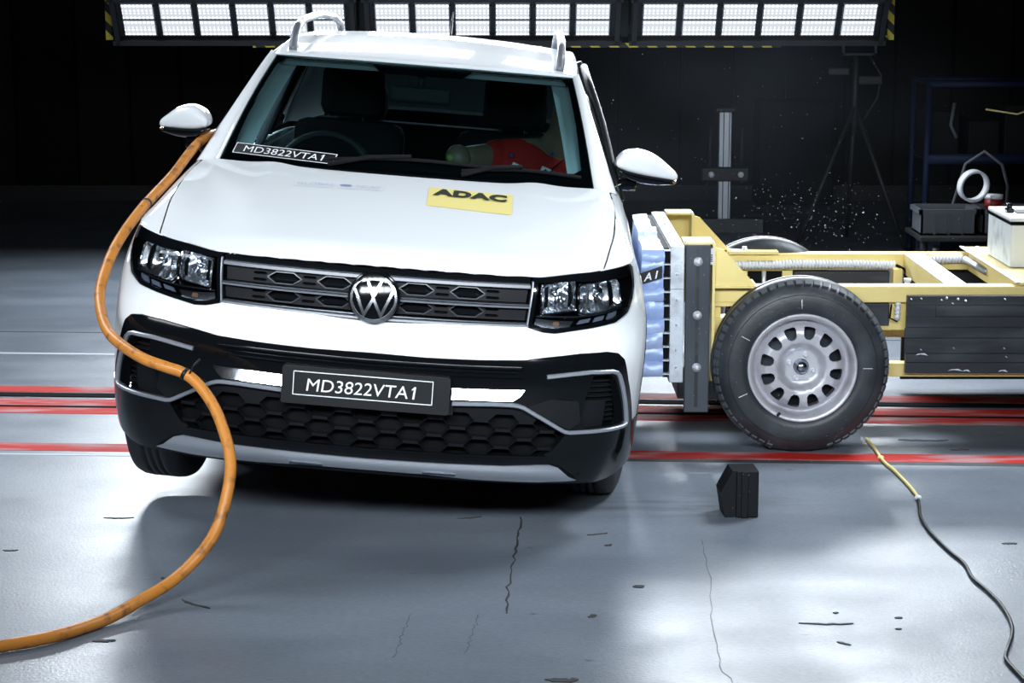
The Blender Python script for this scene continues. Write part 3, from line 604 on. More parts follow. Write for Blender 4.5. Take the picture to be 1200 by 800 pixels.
for s in (1,-1):
    rows=[]
    for v in np.linspace(-.06,1.0,16):
        w=WS(np.array(s*1.0),np.array(v)); z=w[2]; o=sideS(w[1]+.055,z-.004)
        if v>.9: o[0]=o[0]*(1-(v-.9)*.05)
        o[0]*=s; m1=w*.45+o*.55+np.array([s*.012,-.022,.018]); inn=o+np.array([-s*.05,.05,-.01])
        w2=w+np.array([0,0,-.01]); rows.append([w2,w+np.array([0,-.004,.004]),w*.75+o*.25+np.array([s*.007,-.016,.014]),m1,w*.2+o*.8+np.array([s*.010,-.012,.010]),o,o+np.array([-s*.006,.02,-.003]),inn])
    grid_mesh('windscreen_pillar',np.array(rows),'white_paint',car,flip=s<0)
    # side windows, dark frames, rear pillar
    zb=lambda y: 1.0-.0*y
    zr=lambda y: roofz(np.array(.62),y)-.01
    yA=lambda z: 1.27+(z-1.06)*(1.90-1.27)/(1.44-1.06)
    def glass(name,y0,y1,y0t,y1t):
        rows=[]
        for f in np.linspace(0,1,8):
            r=[]
            for g_ in np.linspace(0,1,8):
                y=(y0+(y1-y0)*g_)*(1-f)+(y0t+(y1t-y0t)*g_)*f; z=1.0+(float(zr(np.array(y)))-1.0)*f
                p=sideS(np.array(y),np.array(z)); p[0]=p[0]*s+ -s*.012; r.append(p)
            rows.append(r)
        return grid_mesh(name,np.array(rows),'side_glass',car,flip=s<0)
    glass('side_window',1.40,2.42,1.98,2.44) if s>0 else None   # the other front window is open for the hose
    glass('side_window',2.50,3.30,2.50,3.25); glass('side_window',3.36,3.80,3.30,3.55)
    for (y0,y1,w) in ((2.46,2.47,.05),(3.33,3.27,.04)):
        a=sideS(np.array(y0),np.array(1.0)); b=sideS(np.array(y1),np.array(float(zr(np.array(y1))))); a[0]*=s;b[0]*=s
        MB().tube([a,b],.028,8).build('door_pillar','satin_black',car)
    # rear quarter pillar (white)
    rows=[]
    for f in np.linspace(0,1,6):
        z=1.0+(1.375-1.0)*f; a=sideS(np.array(3.82-.26*f),np.array(z)); b=sideS(np.array(4.05-.10*f),np.array(z)); c=np.array([b[0]-.15,4.13-.10*f,z]); r=[a,b,c]
        rows.append([np.array([s*p[0],p[1],p[2]]) for p in r])
    rp_=grid_mesh('rear_pillar',np.array(rows),'white_paint',car,flip=s<0); Q=np.array(rows)+np.array([-s*.015,-.02,0]); grid_mesh('pillar_lining',Q,'interior_dark',rp_)
    for y0,y1 in ((1.45,2.40),(2.52,3.8)):
        MB().bx(s*.74,s*.76,y0,y1,.35,.985,ch=.005).build('door_lining','interior_dark',car)
    bulge=.032 if s>0 else .0   # the struck door's frame has sprung outwards
    fr=[(1.36,1.02)]+[(yA(z)+.05,z) for z in np.linspace(1.1,1.40,6)]+[(1.98,1.432),(2.2,1.455),(2.42,1.462)]
    pth=[]
    for y,z in fr:
        p=sideS(np.array(y),np.array(z)); k=bulge*sstep(z,1.0,1.35)+.004; pth.append(((p[0]+k)*s,y+ .02,z))
    MB().tube(pth,.016,8).build('door_frame','satin_black',car,label='black upper frame of the front door, sprung outwards' if s>0 else None)
    y0=1.93; rl=[(.541,y0,.0),(.541,y0+.03,.045),(.540,y0+.10,.078),(.538,y0+.24,.088),(.53,y0+.8,.080),(.52,y0+1.3,.07),(.515,y0+1.55,.05),(.512,y0+1.66,-.005)]
    mbr=MB(); pr=[(s*x,y,float(roofz(np.array(x),np.array(y)))+h) for x,y,h in rl]
    P=np.array(pr); tt=np.linspace(0,len(P)-1,40); P=np.stack([np.interp(tt,range(len(P)),P[:,k]) for k in range(3)],1)
    mbr.tube(P,.0165,10); mbr.bx(s*.541-.014,s*.541+.014,y0,y0+.10,P[0,2]-.03,P[0,2]+.03,ch=.006); rr=mbr.build('roof_rail','rail_grey',car)
MB().tube([(0,3.72,1.47),(0,3.745,1.50),(.004,3.80,1.615)],[.02,.006,.003],8).build('aerial','satin_black',car)
panel('rear_window',[[(-.62,0),(.62,0),(.52,1),(-.52,1)]],lambda u,v,o=0.:np.stack([u,4.13-.11*v-.06*u*u,1.0+.40*v],-1),'side_glass',car,thick=0,du=.1,dv=.2)
# cowl and wipers
rows=[]
for f in np.linspace(0,1,4):
    u=np.linspace(-1,1,21); a=np.stack([u*.70,yr(u*.70)-.005,Ztop(u*.70,yr(u*.70))-.02],-1); b=WS(u,0*u+.03,-.006); rows.append(a*(1-f)+b*f)
grid_mesh('cowl',np.array(rows),'satin_black',car)
for (u0,v0,u1,v1) in ((-.40,.03,.46,.055),(.30,.02,.93,.04)):
    k=np.linspace(0,1,14); P=WS(u0+(u1-u0)*k,v0+(v1-v0)*k+.03*np.sin(k*PI),.02); w=MB().tube(P,.007,6); A=WS(np.array(u0),np.array(-.01),.02); B=WS(np.array(u0+.5*(u1-u0)),np.array(v0+.045),.032)
    w.tube([A,(A+B)/2+np.array([0,0,.012]),B],.009,6).build('wiper','matt_black',car)
# --- door mirrors
MTOP=pchip([0,.12,.35,.55,1.0],[-.012,.016,.028,.018,-.050]); MBOT=pchip([0,.2,.5,1.0],[-.045,-.062,-.072,-.078])
def mirror_shell(s,tip,inn,dz):
    """housing lofted along x between the inner end and the outer tip"""
    rows=[]; n=24
    for i,f in enumerate([0,.01,.04,.1,.18,.27,.36,.46,.56,.66,.76,.85,.92,.965,.99,1.0]):
        x=inn[0]+(tip[0]-inn[0])*f; k=(tip[2]-inn[2])*f
        top=inn[2]+float(MTOP(f))+k; bot=inn[2]+float(MBOT(f))+k; sq=min(1,.72+f*8,.62+(1-f)*10); m=(top+bot)/2; h=(top-bot)/2*sq
        dp=.085*(1-.3*f*f)*sq; cy=inn[1]+.07*f; ring=[]
        for q in range(n):
            a=2*PI*q/n; ca,sa=math.cos(a),math.sin(a); e=.66
            ring.append((x,cy+dp*np.sign(ca)*abs(ca)**e,m+h*np.sign(sa)*abs(sa)**e))
        rows.append(ring)
    return np.array(rows)
for s,inn,tip in ((1,(.780,1.40,1.195),(1.020,1.40,1.185)),(-1,(-.775,1.40,1.222),(-.972,1.40,1.235))):
    P=mirror_shell(s,tip,inn,0); mr=grid_mesh('door_mirror',P,'white_paint',car,closed_u=True,flip=s<0)
    [MB().add(list(q),[tuple(range(24))]).build('mirror_end','white_paint',mr) for q in (P[0],P[-1])]
    Q=P.copy(); zb_=P[:,:,2].min(1); zt_=P[:,:,2].max(1)
    for i in range(len(Q)):
        c=zb_[i]+.004; Q[i,:,2]=c-.014+(P[i,:,2]-(zb_[i]+zt_[i])/2)*.45; Q[i,:,1]=P[i,:,1].mean()+(P[i,:,1]-P[i,:,1].mean())*.93+.012; Q[i,:,0]=P[i,:,0]+s*.004-(s*.006 if i>12 else 0)
    lowm=grid_mesh('mirror_base',Q,'gloss_black',mr,closed_u=True,flip=s<0,label='glossy black underside of the door mirror')
    MB().tube([(s*.735,1.40,1.02 if s>0 else 1.05),(s*.80,1.41,inn[2]-.115),(s*.86,1.42,inn[2]-.115)],[.03,.026,.024],10).build('mirror_foot','gloss_black',mr)
    MB().box((tip[0]-s*.012,1.42,tip[2]-.082),(.012,.03,.006)).build('mirror_indicator','amber',mr)
# --- wheels
def tyre_profile(r,w,rim):
    hw=w/2; return [(rim,-hw*.80),(rim+.02,-hw*.96),((r+rim)/2,-hw*1.02),(r-.035,-hw*.97),(r-.012,-hw*.86),(r-.003,-hw*.68),(r,-hw*.45),(r,-hw*.30),(r-.008,-hw*.28),(r-.008,-hw*.22),(r,-hw*.20),(r,-.006),(r-.008,-.004),(r-.008,.004),(r,.006),(r,hw*.20),(r-.008,hw*.22),(r-.008,hw*.28),(r,hw*.30),(r,hw*.45),(r-.003,hw*.68),(r-.012,hw*.86),(r-.035,hw*.97),((r+rim)/2,hw*1.02),(rim+.02,hw*.96),(rim,hw*.80)]
def car_wheel(x,y,z,steer):
    wroot=bpy.data.objects.new('wheel',None); COL.objects.link(wroot); wroot.parent=car; wroot.location=(x,y,z); wroot.rotation_euler=(0,-.02,steer); wroot.empty_display_size=.1
    pr=tyre_profile(.325,.205,.21); MB().lathe([(r,h) for r,h in pr],(0,0,0),'x',56).build('tyre','rubber',wroot)
    sg=1 if x>0 else -1; mb=MB().lathe([(.21,-.08),(.195,-.07),(.19,.05*sg),(.20,.085*sg)],(0,0,0),'x',40)
    for k in range(5):
        a=2*PI*k/5; c=np.array([.07*sg,math.cos(a)*.11,math.sin(a)*.11]); Rm=Matrix.Rotation(a,3,'X'); mb.box(c,(.03,.18,.05),np.array(Rm))
    mb.cyl((.04*sg,0,0),(.085*sg,0,0),.05,20).build('rim','dark_chrome',wroot)
for x,y,z,st in ((.765,WY,.333,-.13),(-.765,WY,.268,-.13),(.765,WY+2.651,.333,0),(-.765,WY+2.651,.275,0)): car_wheel(x,y,z,st)
# --- cabin
rows=[]
for f,dy,dz in ((0,0,0),(.15,.02,.0),(.5,.20,-.012),(.85,.42,-.04),(1,.50,-.10),(1.0,.53,-.40)):
    u=np.linspace(-.97,.97,15); a=WS(u,0*u+.05,-.03); a[:,1]+=dy; a[:,2]+=dz+.012*np.exp(-((a[:,0]+.36)/.16)**2)*(f>.2); rows.append(a)
grid_mesh('dashboard',np.array(rows),'interior_dark',car,flip=True)
sw=[(-.36+.185*math.cos(a),1.70+.07*math.sin(a),.985+.165*math.sin(a)) for a in np.linspace(0,2*PI,36,endpoint=False)]
mbw=MB().tube(sw,.015,8,closed=True); mbw.tube([(-.36,1.70,.985),(-.36,1.55,.95)],.03,10); mbw.box((-.36,1.70,.975),(.16,.04,.10),ch=.015); mbw.box((-.36,1.705,.98),(.34,.02,.03),ch=.008); mbw.build('steering_wheel','interior_dark',car)
def seat(x):
    st=MB().box((x,2.25,.50),(.50,.55,.16),ch=.05)
    st.box((x,2.52,.84),(.48,.13,.62),np.array(Matrix.Rotation(-.22,3,'X')),ch=.05); o=st.build('front_seat','dark_fabric',car)
    h=MB().box((x,2.60,1.275),(.27,.10,.23),np.array(Matrix.Rotation(-.15,3,'X')),ch=.045).build('headrest','dark_fabric',o)
    for k in (-.055,.055): MB().cyl((x+k,2.57,1.06),(x+k,2.58,1.20),.006,8).build('headrest_post','chrome',o)
seat(-.35); seat(.36)
rs=MB().box((0,3.1,.50),(1.25,.5,.16),ch=.05); rs.box((0,3.38,.82),(1.25,.13,.55),np.array(Matrix.Rotation(-.25,3,'X')),ch=.05)
for x in (-.38,.38): rs.box((x,3.47,1.17),(.24,.09,.16),ch=.04)
rs.build('rear_seat','dark_fabric',car)
MB().bx(-.62,.62,3.60,3.95,.99,1.01).build('parcel_shelf','trim_grey',car)
for s in (1,-1):
    for u0,u1,v0,v1 in ((.88,1.0,.06,1.0),):
        k=np.linspace(v0,v1,14)[:,None]; q=np.linspace(u0,u1,4)[None,:]; uq=s*(q-.02*k)+0*k; P=WS(uq,k+0*q,-.045+0*uq); grid_mesh('pillar_trim',P,'trim_grey',car,flip=s>0)
    for y in (2.46,):
        a=sideS(np.array(y),np.array(1.0)); MB().box((s*.66,y,1.2),(.03,.10,.42),np.array(Matrix.Rotation(-s*.36,3,'Y')),ch=.01).build('pillar_trim','grey_plastic',car)
k=np.linspace(-.95,.95,20)[None,:]; v=np.linspace(.965,1.05,4)[:,None]; grid_mesh('header_trim',WS(k+0*v,v+0*k,-.03),'trim_grey',car)
rows=[[roof(np.array(u),np.array(v))+np.array([0,0,-.035]) for u in np.linspace(-.93,.93,13)] for v in np.linspace(.03,.97,10)]
grid_mesh('headliner',np.array(rows),'interior_dark',car,flip=True)
im=MB().box((-.0,1.72,1.335),(.24,.03,.065),ch=.014); im.tube([(0,1.72,1.35),(0,1.71,1.41)],.012,8); im.build('inside_mirror','interior_dark',car)
# ================= the barrier trolley (origin under the near front wheel, x along the track, y away)
tro=empty('barrier_trolley',(1.131,7.99,0),(0,0,0),'yellow wheeled barrier trolley with blue foil block pushed against the car','trolley')
def tbox(name,m,x0,x1,y0,y1,z0,z1,ch=.004,parent=None,label=None): return MB().bx(x0,x1,y0,y1,z0,z1,ch=ch).build(name,m,parent or tro,label)
def bolt(c,r=.026,parent=None,axis='y'):
    mb=MB(); x,y,z=c
    if axis=='y': mb.lathe([(0,-.012),(r*.55,-.012),(r*.6,-.010),(r*.62,-.004),(r,-.003),(r,.004)],c,'y',18); mb.lathe([(0,-.020),(r*.32,-.020),(r*.34,-.012)],c,'y',6,False)
    else: mb.lathe([(r,-.004),(r,.003),(r*.62,.004),(r*.6,r*.9),(0,r*.9)],c,'z',12)
    return mb.build('bolt','bolt_steel',parent or tro)
# honeycomb block under blue foil, crushed at the car side, layered with folds
def xl(y,z): return .402+.078*z+.023*(1.42+y)-1.131+.010   # flank of the car in trolley coordinates
def foil(name,z0,z1,x0,x1):
    """one wrinkled course of foil, near face, top and car side"""
    nx,nz=14,7; mb=MB(); Z=np.linspace(z0,z1,nz); qq,zz=np.meshgrid(np.linspace(0,1,nx),Z); xx=xl(.1,zz)+(x1-xl(.1,zz))*qq; x0=float(xl(.1,z0)); ph=rng.uniform(0,6)
    sag=.03*(x1-xx)/(x1-x0)*0
    yy=.095-.012*np.sin(PI*(zz-z0)/(z1-z0))-.008*np.sin(xx*34+ph)*np.sin(zz*40+ph)+rng.normal(0,.0015,xx.shape)
    zs=zz+.020*(xx-x1)*-.3+.006*np.sin(xx*18+ph)
    P=np.stack([xx,yy,zs],-1); f=[(i*nx+j,i*nx+j+1,(i+1)*nx+j+1,(i+1)*nx+j) for i in range(nz-1) for j in range(nx-1)]; mb.add(P.reshape(-1,3),f,True)
    return mb.build(name,'blue_foil',block)
mb=MB(); mb.add([(xl(y,z)+.004,y,z) for z in (.292,.79) for y in (.115,1.235)]+[(-.545,y,z) for z in (.292,.79) for y in (.115,1.235)],[(0,1,3,2),(4,6,7,5),(0,4,5,1),(2,3,7,6),(0,2,6,4),(1,5,7,3)])
block=mb.build('barrier_block','blue_foil',tro,'crushed honeycomb block wrapped in blue foil')
zs=[.288,.352,.408,.470,.522,.590,.642,.706,.752,.797]
for a,b in zip(zs[:-1],zs[1:]): foil('foil_course',a,b+.006,None,-.537+rng.normal(0,.002))
nx,ny=12,30; qq,yy=np.meshgrid(np.linspace(0,1,nx),np.linspace(.09,1.26,ny)); xx=xl(yy,.797)+(-.535-xl(yy,.797))*qq; zz=.797+.010*np.sin(yy*23+xx*6)*np.sin(yy*7+1)+.006*np.sin(xx*30+yy*9)+.012*np.exp(-((yy-.62)/.05)**2)
grid_mesh('foil_top',np.stack([xx,yy,zz],-1),'blue_foil',block)
for k in range(3): tbox('foil_strap','aluminium',-.59,-.537,.50+k*.012,.506+k*.012,.80+.002*k,.817+.002*k,0,block) if k<1 else None
lbl=MB(); lbl.add([(-.655,.070,.655),(-.546,.070,.690),(-.546,.070,.738),(-.655,.070,.700)],[(0,1,2,3)]); lb=lbl.build('block_label','sticker_black',block,'black label on the block reading A1')
text_obj('block_label_text','A1',lambda u,v:np.stack([-.618+.050*u+.006*v,.067+0*u,.676+.012*u+.032*v],-1),'sticker_white',lb,bold=.02,space=1.3)
# honeycomb cell edges between foil and back plate
tbox('honeycomb_core','matt_black',-.536,-.516,.125,1.22,.285,.80,0)
for k in range(10): z=.30+k*.0545; tbox('honeycomb_cell','aluminium',-.538,-.512,.098,1.22,z,z+.005,0)
# back plate in pieces
bp_=tbox('back_plate','aluminium',-.512,-.457,.10,1.24,.268,.812,.003,label='scuffed aluminium back plate behind the block')
for y in (.22,.5,.78,1.06): bolt((-.485,y,.811),.008,bp_,'z')
for z in (.70,.60,.50,.40,.33): bolt((-.485,.0995,z),.005,bp_)
tbox('plate_seam','dark_steel',-.512,-.457,.0985,.10,.640,.642,0,bp_)
# near and far dark steel uprights with bolts
for y,n in ((.10,3),):
    up=tbox('steel_upright','dark_steel',-.452,-.355,y,y+.025,.148,.815,.004,label='dark steel upright bolted to the barrier')
    tbox('upright_groove','black_board',-.412,-.398,y-.0012,y+.001,.17,.80,0,up)
    for z in (.750,.538,.330)[:n]: bolt((-.404,y-.003,z),.0175,up)
for y0,y1 in ((.125,.30),(1.10,1.25)):
    tbox('bracket_plate','yellow_paint',-.455,-.338,y0+.002,y1,.813,.822,.002)
    tbox('bracket_back','yellow_paint',-.345,-.333,y0,y1,.27,.815,.002)
    tbox('bracket_web','yellow_paint',-.45,-.34,y1-.012,y1,.56,.815,.002)
    yg=y0+.02 if y0<.5 else y0+.11
    MB().prism([(-.336,.800),(-.336,.645),(-.172,.645),(-.176,.655),(-.300,.790)],'y',yg,yg+.014).build('gusset','yellow_paint',tro)
    for x in (-.45,-.345): bolt((x,y0+.012,.820),.009,None,'z')
st=tbox('bracket_sticker','white_plastic',-.3558,-.3405,.120,.1245,.735,.80,0,label='white bar label on the bracket')
for k in range(4): tbox('sticker_bar','sticker_black',-.3555,-.3455,.1188,.1202,.747+k*.008,.751+k*.008,0,st)
# frame
tbox('frame_flange','yellow_paint',-.335,-.165,.14,.32,.638,.648,.002); bolt((-.19,.18,.648),.013,None,'z')
tbox('side_rail','yellow_paint',-.333,2.60,.20,.28,.572,.637,.004)
tbox('side_rail','yellow_paint',-.333,2.60,1.18,1.26,.560,.632,.004)
tbox('rail_plate','yellow_paint',-.175,.045,1.15,1.27,.632,.647,.003); bolt((-.10,1.2,.647),.017,None,'z'); bolt((-.165,1.17,.647),.010,None,'z')
tbox('frame_block','yellow_paint',-.333,-.20,.205,.30,.555,.575,.003); tbox('frame_block','yellow_paint',-.333,-.215,.205,.30,.44,.510,.003)
for x0,x1 in ((-.19,-.085),(.070,.115)): tbox('frame_block','yellow_paint',x0,x1,1.20,1.25,.44,.562,.002)
tbox('frame_block','yellow_paint',-.19,.115,1.20,1.25,.552,.566,.002)
tbox('dark_hole_fill','matt_black',-.085,.07,1.225,1.26,.45,.553,0); MB().cyl((-.01,1.215,.44),(-.01,1.215,.555),.010,12).build('hole_rod','bolt_steel',tro)  # black fill stands for the shade inside the hole in the frame
tbox('cross_member','yellow_paint',.600,.683,.28,1.18,.545,.634,.004,label='pale yellow cross member between the two side rails')
for y in (.29,.72,1.14): tbox('weld_strip','bolt_steel',.598,.685,y,y+.022,.6335,.6365,0)
for x in (.598,.679): tbox('cross_edge','aluminium',x,x+.006,.28,1.18,.633,.637,0)
tbox('frame_post','yellow_paint',.545,.585,1.10,1.17,.28,.575,.003); tbox('frame_post','yellow_paint',1.05,1.12,1.10,1.17,.28,.56,.003)
tbox('lower_rail','yellow_paint',-.30,2.60,.22,.28,.268,.323,.004); tbox('lower_rail','yellow_paint',-.30,2.60,1.12,1.18,.268,.323,.004)
tbox('hanger_plate','yellow_paint',.25,.462,.235,.26,.455,.575,.003)
tbox('frame_post','yellow_paint',-.345,-.30,.22,.28,.25,.58,.003)
dkb=tbox('control_box','black_board',.12,.545,1.19,1.235,.40,.552,.006,label='dark box between the rails with a teal dot'); tbox('box_mark','blue_tape',.185,.203,1.187,1.190,.505,.522,0,dkb)
cb=tbox('control_box','black_board',.255,.372,.222,.236,.475,.565,.004,label='small dark box behind the near wheel'); 
MB().cyl((0,.25,.333),(0,1.2,.333),.035,16).build('axle','dark_steel',tro)
tbox('belly_tray','black_board',.62,2.4,.45,1.1,.30,.33,0); 
tbox('far_shade_board','black_board',.62,2.6,1.262,1.28,.05,.60,.002); tbox('shade_beam','dark_steel',-.45,.34,.45,1.15,.13,.262,.004)  # added board and beam, mostly hidden, to shade the floor under the trolley
# corrugated conduit
def conduit(path,r,pitch=.0148):
    P=np.array(path,float); L=np.concatenate([[0],np.cumsum(np.linalg.norm(np.diff(P,axis=0),axis=1))]); s=np.concatenate([k*pitch+np.array([0,.28,.34,.94])*pitch for k in range(int(L[-1]/pitch))])
    Q=np.stack([np.interp(s,L,P[:,k]) for k in range(3)],1); rr=np.tile(np.array([.74,.74,1,1])*r,len(s)//4); return MB().tube(Q,rr,12).build('conduit','white_plastic',tro,'white corrugated cable conduit')
conduit([(-.165,1.16,.585),(.05,1.16,.586),(.10,1.16,.589),(.40,1.16,.588),(.565,1.16,.583)],.0195)
conduit([(.66,1.16,.595),(.72,1.16,.609),(.87,1.16,.611)],.0195)
MB().cyl((.86,1.10,.617),(.885,.80,.607),.016,12).build('grey_tube','silver_paint',tro)
MB().tube([(.565,1.15,.585),(.60,1.12,.57),(.61,1.1,.50),(.60,1.1,.40)],.007,8).build('cable','matt_black',tro)
conduit([(.510,.60,.50),(.512,.60,.625)],.016,.022); conduit([(.402,.215,.50),(.404,.215,.575)],.012,.018)
MB().tube([(.375,.20,.565),(.37,.20,.51),(.40,.20,.495)],.004,6).build('cable','matt_black',tro)
# rear deck
tbox('deck_plate','yellow_paint',.880,2.6,.20,1.27,.640,.652,.003,label='pale deck plate carrying the white cabinet'); tbox('deck_edge','aluminium',.866,.884,.20,1.27,.648,.655,.002); bolt((.93,1.2,.652),.012,None,'z')
tbox('deck_beam','yellow_paint',.885,.94,.30,1.17,.56,.64,.003)
# black side board: courses of board with rivets
bd=tbox('side_board','black_board',.432,2.60,.172,.196,.292,.604,.002,label='scuffed black side board of the trolley')
for z0,z1,x0 in ((.566,.604,.432),(.520,.566,.545),(.476,.520,.428),(.434,.476,.424),(.372,.434,.426),(.335,.372,.432),(.292,.335,.432)):
    tbox('board_course','black_board',x0,2.60,.164+rng.uniform(0,.004),.173,z0+.002,z1-.001,.0015,bd)
for x,z in ((.445,.592),(.485,.594),(.565,.589),(.585,.596),(.63,.592),(.66,.585),(.815,.592),(.61,.575),(.82,.395),(.62,.395),(.49,.39),(.83,.36)):
    bolt((x,.163,z),.003 if (int(x*1000)%3) else .0048,bd)
for x,z,w in ((.60,.303,.06),(.66,.300,.03),(.80,.299,.04),(.47,.366,.05)):
    MB().add([(x,.1625,z),(x+w*.4,.1625,z+.004),(x+w,.1625,z-.001),(x+w*.7,.1625,z+.009),(x+w*.2,.1625,z+.007)],[(0,1,2,3,4)]).build('board_chip','aluminium',bd)
mat('lug_rubber',(.065,.073,.083),.6)
# wheels
def trolley_wheel(y):
    w=bpy.data.objects.new('wheel',None); COL.objects.link(w); w.parent=tro; w.location=(0,y,.345); w.empty_display_size=.1
    R0,RW=.347,.20; pr=[(.210,.012),(.222,.000),(.240,-.004),(.28,-.002),(.305,.006),(.325,.022),(.335,.034),(.340,.046),(R0,.062),(R0,.095),(.339,.097),(.339,.103),(R0,.105),(R0,.135),(.338,.155),(.30,.195),(.22,.185)]
    mb=MB().lathe(pr,(0,0,0),'y',96)
    for i,p in enumerate(mb.v):   # flattened contact patch
        if p[2]<-.338: mb.v[i]=(p[0],p[1],-.338-.1*(p[2]+.338)*0-.0)
    t=mb.build('tyre','grey_rubber',w)
    lug=MB()
    for k in range(60):
        a=2*PI*(k+.5)/60; c=np.array([math.cos(a),0,math.sin(a)])
        if c[2]<-.96: continue
        e1=c*.53+np.array([0,.85,0]); e2=np.cross([0,1,0],c); e3=c*.85-np.array([0,.53,0]); q=c*.3325+np.array([0,.034,0])+e3*.001; lug.box(q,(.026,.0245,.010),np.stack([e1,e2,e3],1))
    lug.build('tread_lugs','lug_rubber',t)['kind']='stuff'
    MB().lathe([(.288,-.0035),(.289,-.006),(.2905,-.0035)],(0,0,0),'y',96).build('sidewall_ring','rubber',t)
    for a in (92,0,152,205):
        r0,r1=(.235,.272); d=np.array([math.cos(math.radians(a)),0,math.sin(math.radians(a))]); MB().tube([d*r0+np.array([0,-.006,0]),d*r1+np.array([0,-.006,0])],.0015,4).build('chalk_mark','sticker_white',t)
    # rim: dished steel disc with a ring of eleven holes
    def disc(x,z,o=0.):
        r=np.sqrt(np.asarray(x)**2+np.asarray(z)**2); y=DISC(r)-o; return np.stack([x,y+0*x,z],-1)
    DISC=pchip([0,.045,.068,.078,.10,.135,.160,.172,.18],[.045,.045,.045,.038,.018,.016,.030,.050,.062])
    holes=[]
    for k in range(12):
        a=2*PI*(k+.63)/12; c=(.135*math.cos(a),.135*math.sin(a)); ca,sa=math.cos(a),math.sin(a)
        holes.append([(c[0]+1.36*(p*ca-q*sa),c[1]+1.36*(p*sa+q*ca)) for p,q in ((.019,.010),(.016,.017),(.004,.0165),(-.010,.013),(-.017,.006),(-.017,-.006),(-.010,-.013),(.004,-.0165),(.016,-.017),(.019,-.010))])
    dsk=panel('wheel_disc',[circ((0,0),.180,60)]+holes,disc,'wheel_silver',w,thick=.012,du=.014,dv=.014,label='silver steel disc with a ring of round holes')
    MB().lathe([(.180,.062),(.186,.058),(.190,.020),(.197,.006),(.210,-.004),(.2145,-.001),(.2145,.012),(.206,.03),(.195,.16),(.180,.165)],(0,0,0),'y',72).build('rim','wheel_silver',w)
    hb=MB().lathe([(0,.008),(.014,.010),(.022,.016),(.027,.024),(.0275,.044),(.034,.046)],(0,0,0),'y',32).build('hub_cap','dark_chrome',w)
    for k in range(4):
        a=2*PI*k/4+1.25; MB().lathe([(0,.030),(.007,.030),(.0085,.034),(.0085,.046)],(.049*math.cos(a),0,.049*math.sin(a)),'y',6,False).build('wheel_nut','bolt_steel',w)
    MB().cyl((-.085,.0,-.178),(-.094,-.008,-.186),.006,8).build('valve','satin_black',w)
    MB().lathe([(.0,.09),(.165,.09),(.165,.12)],(0,0,0),'y',32).build('brake_plate','dark_steel',w)
trolley_wheel(0.0)
tw=[o for o in tro.children if o.name.startswith('wheel') and o.type=='EMPTY'][0]
w2=tw.copy(); COL.objects.link(w2); w2.parent=tro
for ch in list(tw.children): copy_part(ch,w2)
w2.location=(0,1.40,.345); w2.rotation_euler=(0,0,PI)
# cabinet standing on the deck
cab=empty('cabinet',(2.066,8.59,.655),(0,0,0),'white cabinet with black rim lid on the trolley deck','cabinet')
mb=MB().bx(0,.55,0,.42,0,.175,ch=.003).build('body','white_board',cab)
MB().bx(-.006,.556,-.006,.426,.176,.190,ch=.002).build('lid_rim','gloss_black',cab)
MB().bx(-.004,.554,-.004,.424,.190,.206,ch=.004).build('lid','white_board',cab)
MB().bx(-.0015,0,.004,.416,.002,.174).build('side_sheet','aluminium',cab)
hk=MB().box((.035,.20,.215),(.03,.05,.018),ch=.004); hk.cyl((.035,.2,.22),(.035,.2,.245),.012,10).build('latch','gloss_black',cab)
MB().box((.09,.21,.208),(.06,.12,.005)).build('lid_recess','crate_grey',cab)
# ================= hall shell
def structure(o): o['kind']='structure'; return o
fl=structure(MB().bx(-11,11,-5,17,-.2,0).build('floor','floor_coat'))
mat('wall_dark',(.0065,.0065,.0055),.9,spec=.1); mat('wall_light',(.011,.011,.009),.9,spec=.1)
wb=structure(MB().bx(-11,11,17,17.2,-.2,7).build('wall_back','wall_dark'))
structure(MB().bx(-11.2,-11,-5,17.2,-.2,7).build('wall_left','wall_dark')); structure(MB().bx(11,11.2,-5,17.2,-.2,7).build('wall_right','wall_dark'))
structure(MB().bx(-11,11,-5.2,-5,-.2,7).build('wall_front','wall_dark')); structure(MB().bx(-11.2,11.2,-5.2,17.2,7,7.2).build('ceiling','wall_dark'))
structure(MB().bx(-11,11,16.94,17,0,.12).build('baseboard_back','black_iron'))
x=-6.2
while x<6.2:
    w=.42+.06*math.sin(x*9); MB().bx(x,x+w,16.955-.012*(int(x*10)%2),17,.12,5.5,ch=.01).build('wall_panel','wall_light' if int(x*7)%3==0 else 'wall_dark',wb); x+=w+.02
# floor markings and guide rail, slightly skewed to the wall
TY=-.056
def line(name,m,y0,y1,x0,x1,h,label=None):
    n=8; v=[];X=np.linspace(x0,x1,n)
    for xx in X:
        for yy in (y0,y1): v.append((xx,yy+TY*xx,h))
    f=[(2*i,2*i+2,2*i+3,2*i+1) for i in range(n-1)]; b=len(v); v+= [(p[0],p[1],-.01) for p in v]
    for i in range(n-1): f+=[(2*i,b+2*i,b+2*i+2,2*i+2),(2*i+1,2*i+3,b+2*i+3,b+2*i+1)]
    return MB().add(v,f).build(name,m,fl,label)
line('painted_line','red_line',9.09,9.215,-10,10,.0012,'worn red line along the guide rail'); line('guide_rail','black_line',8.985,9.062,-10,10,.004,'black steel guide rail let into the floor')
line('painted_line','red_line',8.80,8.945,-10,10,.0012,'worn red line along the guide rail'); line('rail_slot','black_line',8.768,8.80,-10,10,.0022,'narrow black slot beside the guide rail')
line('painted_line','red_line',8.64,8.765,-10,10,.0012,'worn red line along the guide rail'); line('painted_line','red_line',7.955,8.085,-10,10,.0012,'worn red line nearest the viewer')
line('painted_line','scuff',7.905,7.953,.3,10,.0011,'dark worn edge beside the red line'); line('pale_line','pale_line',7.88,7.905,-10,-.7,.0010); line('pale_line','pale_line',10.00,10.04,-10,10,.0010)
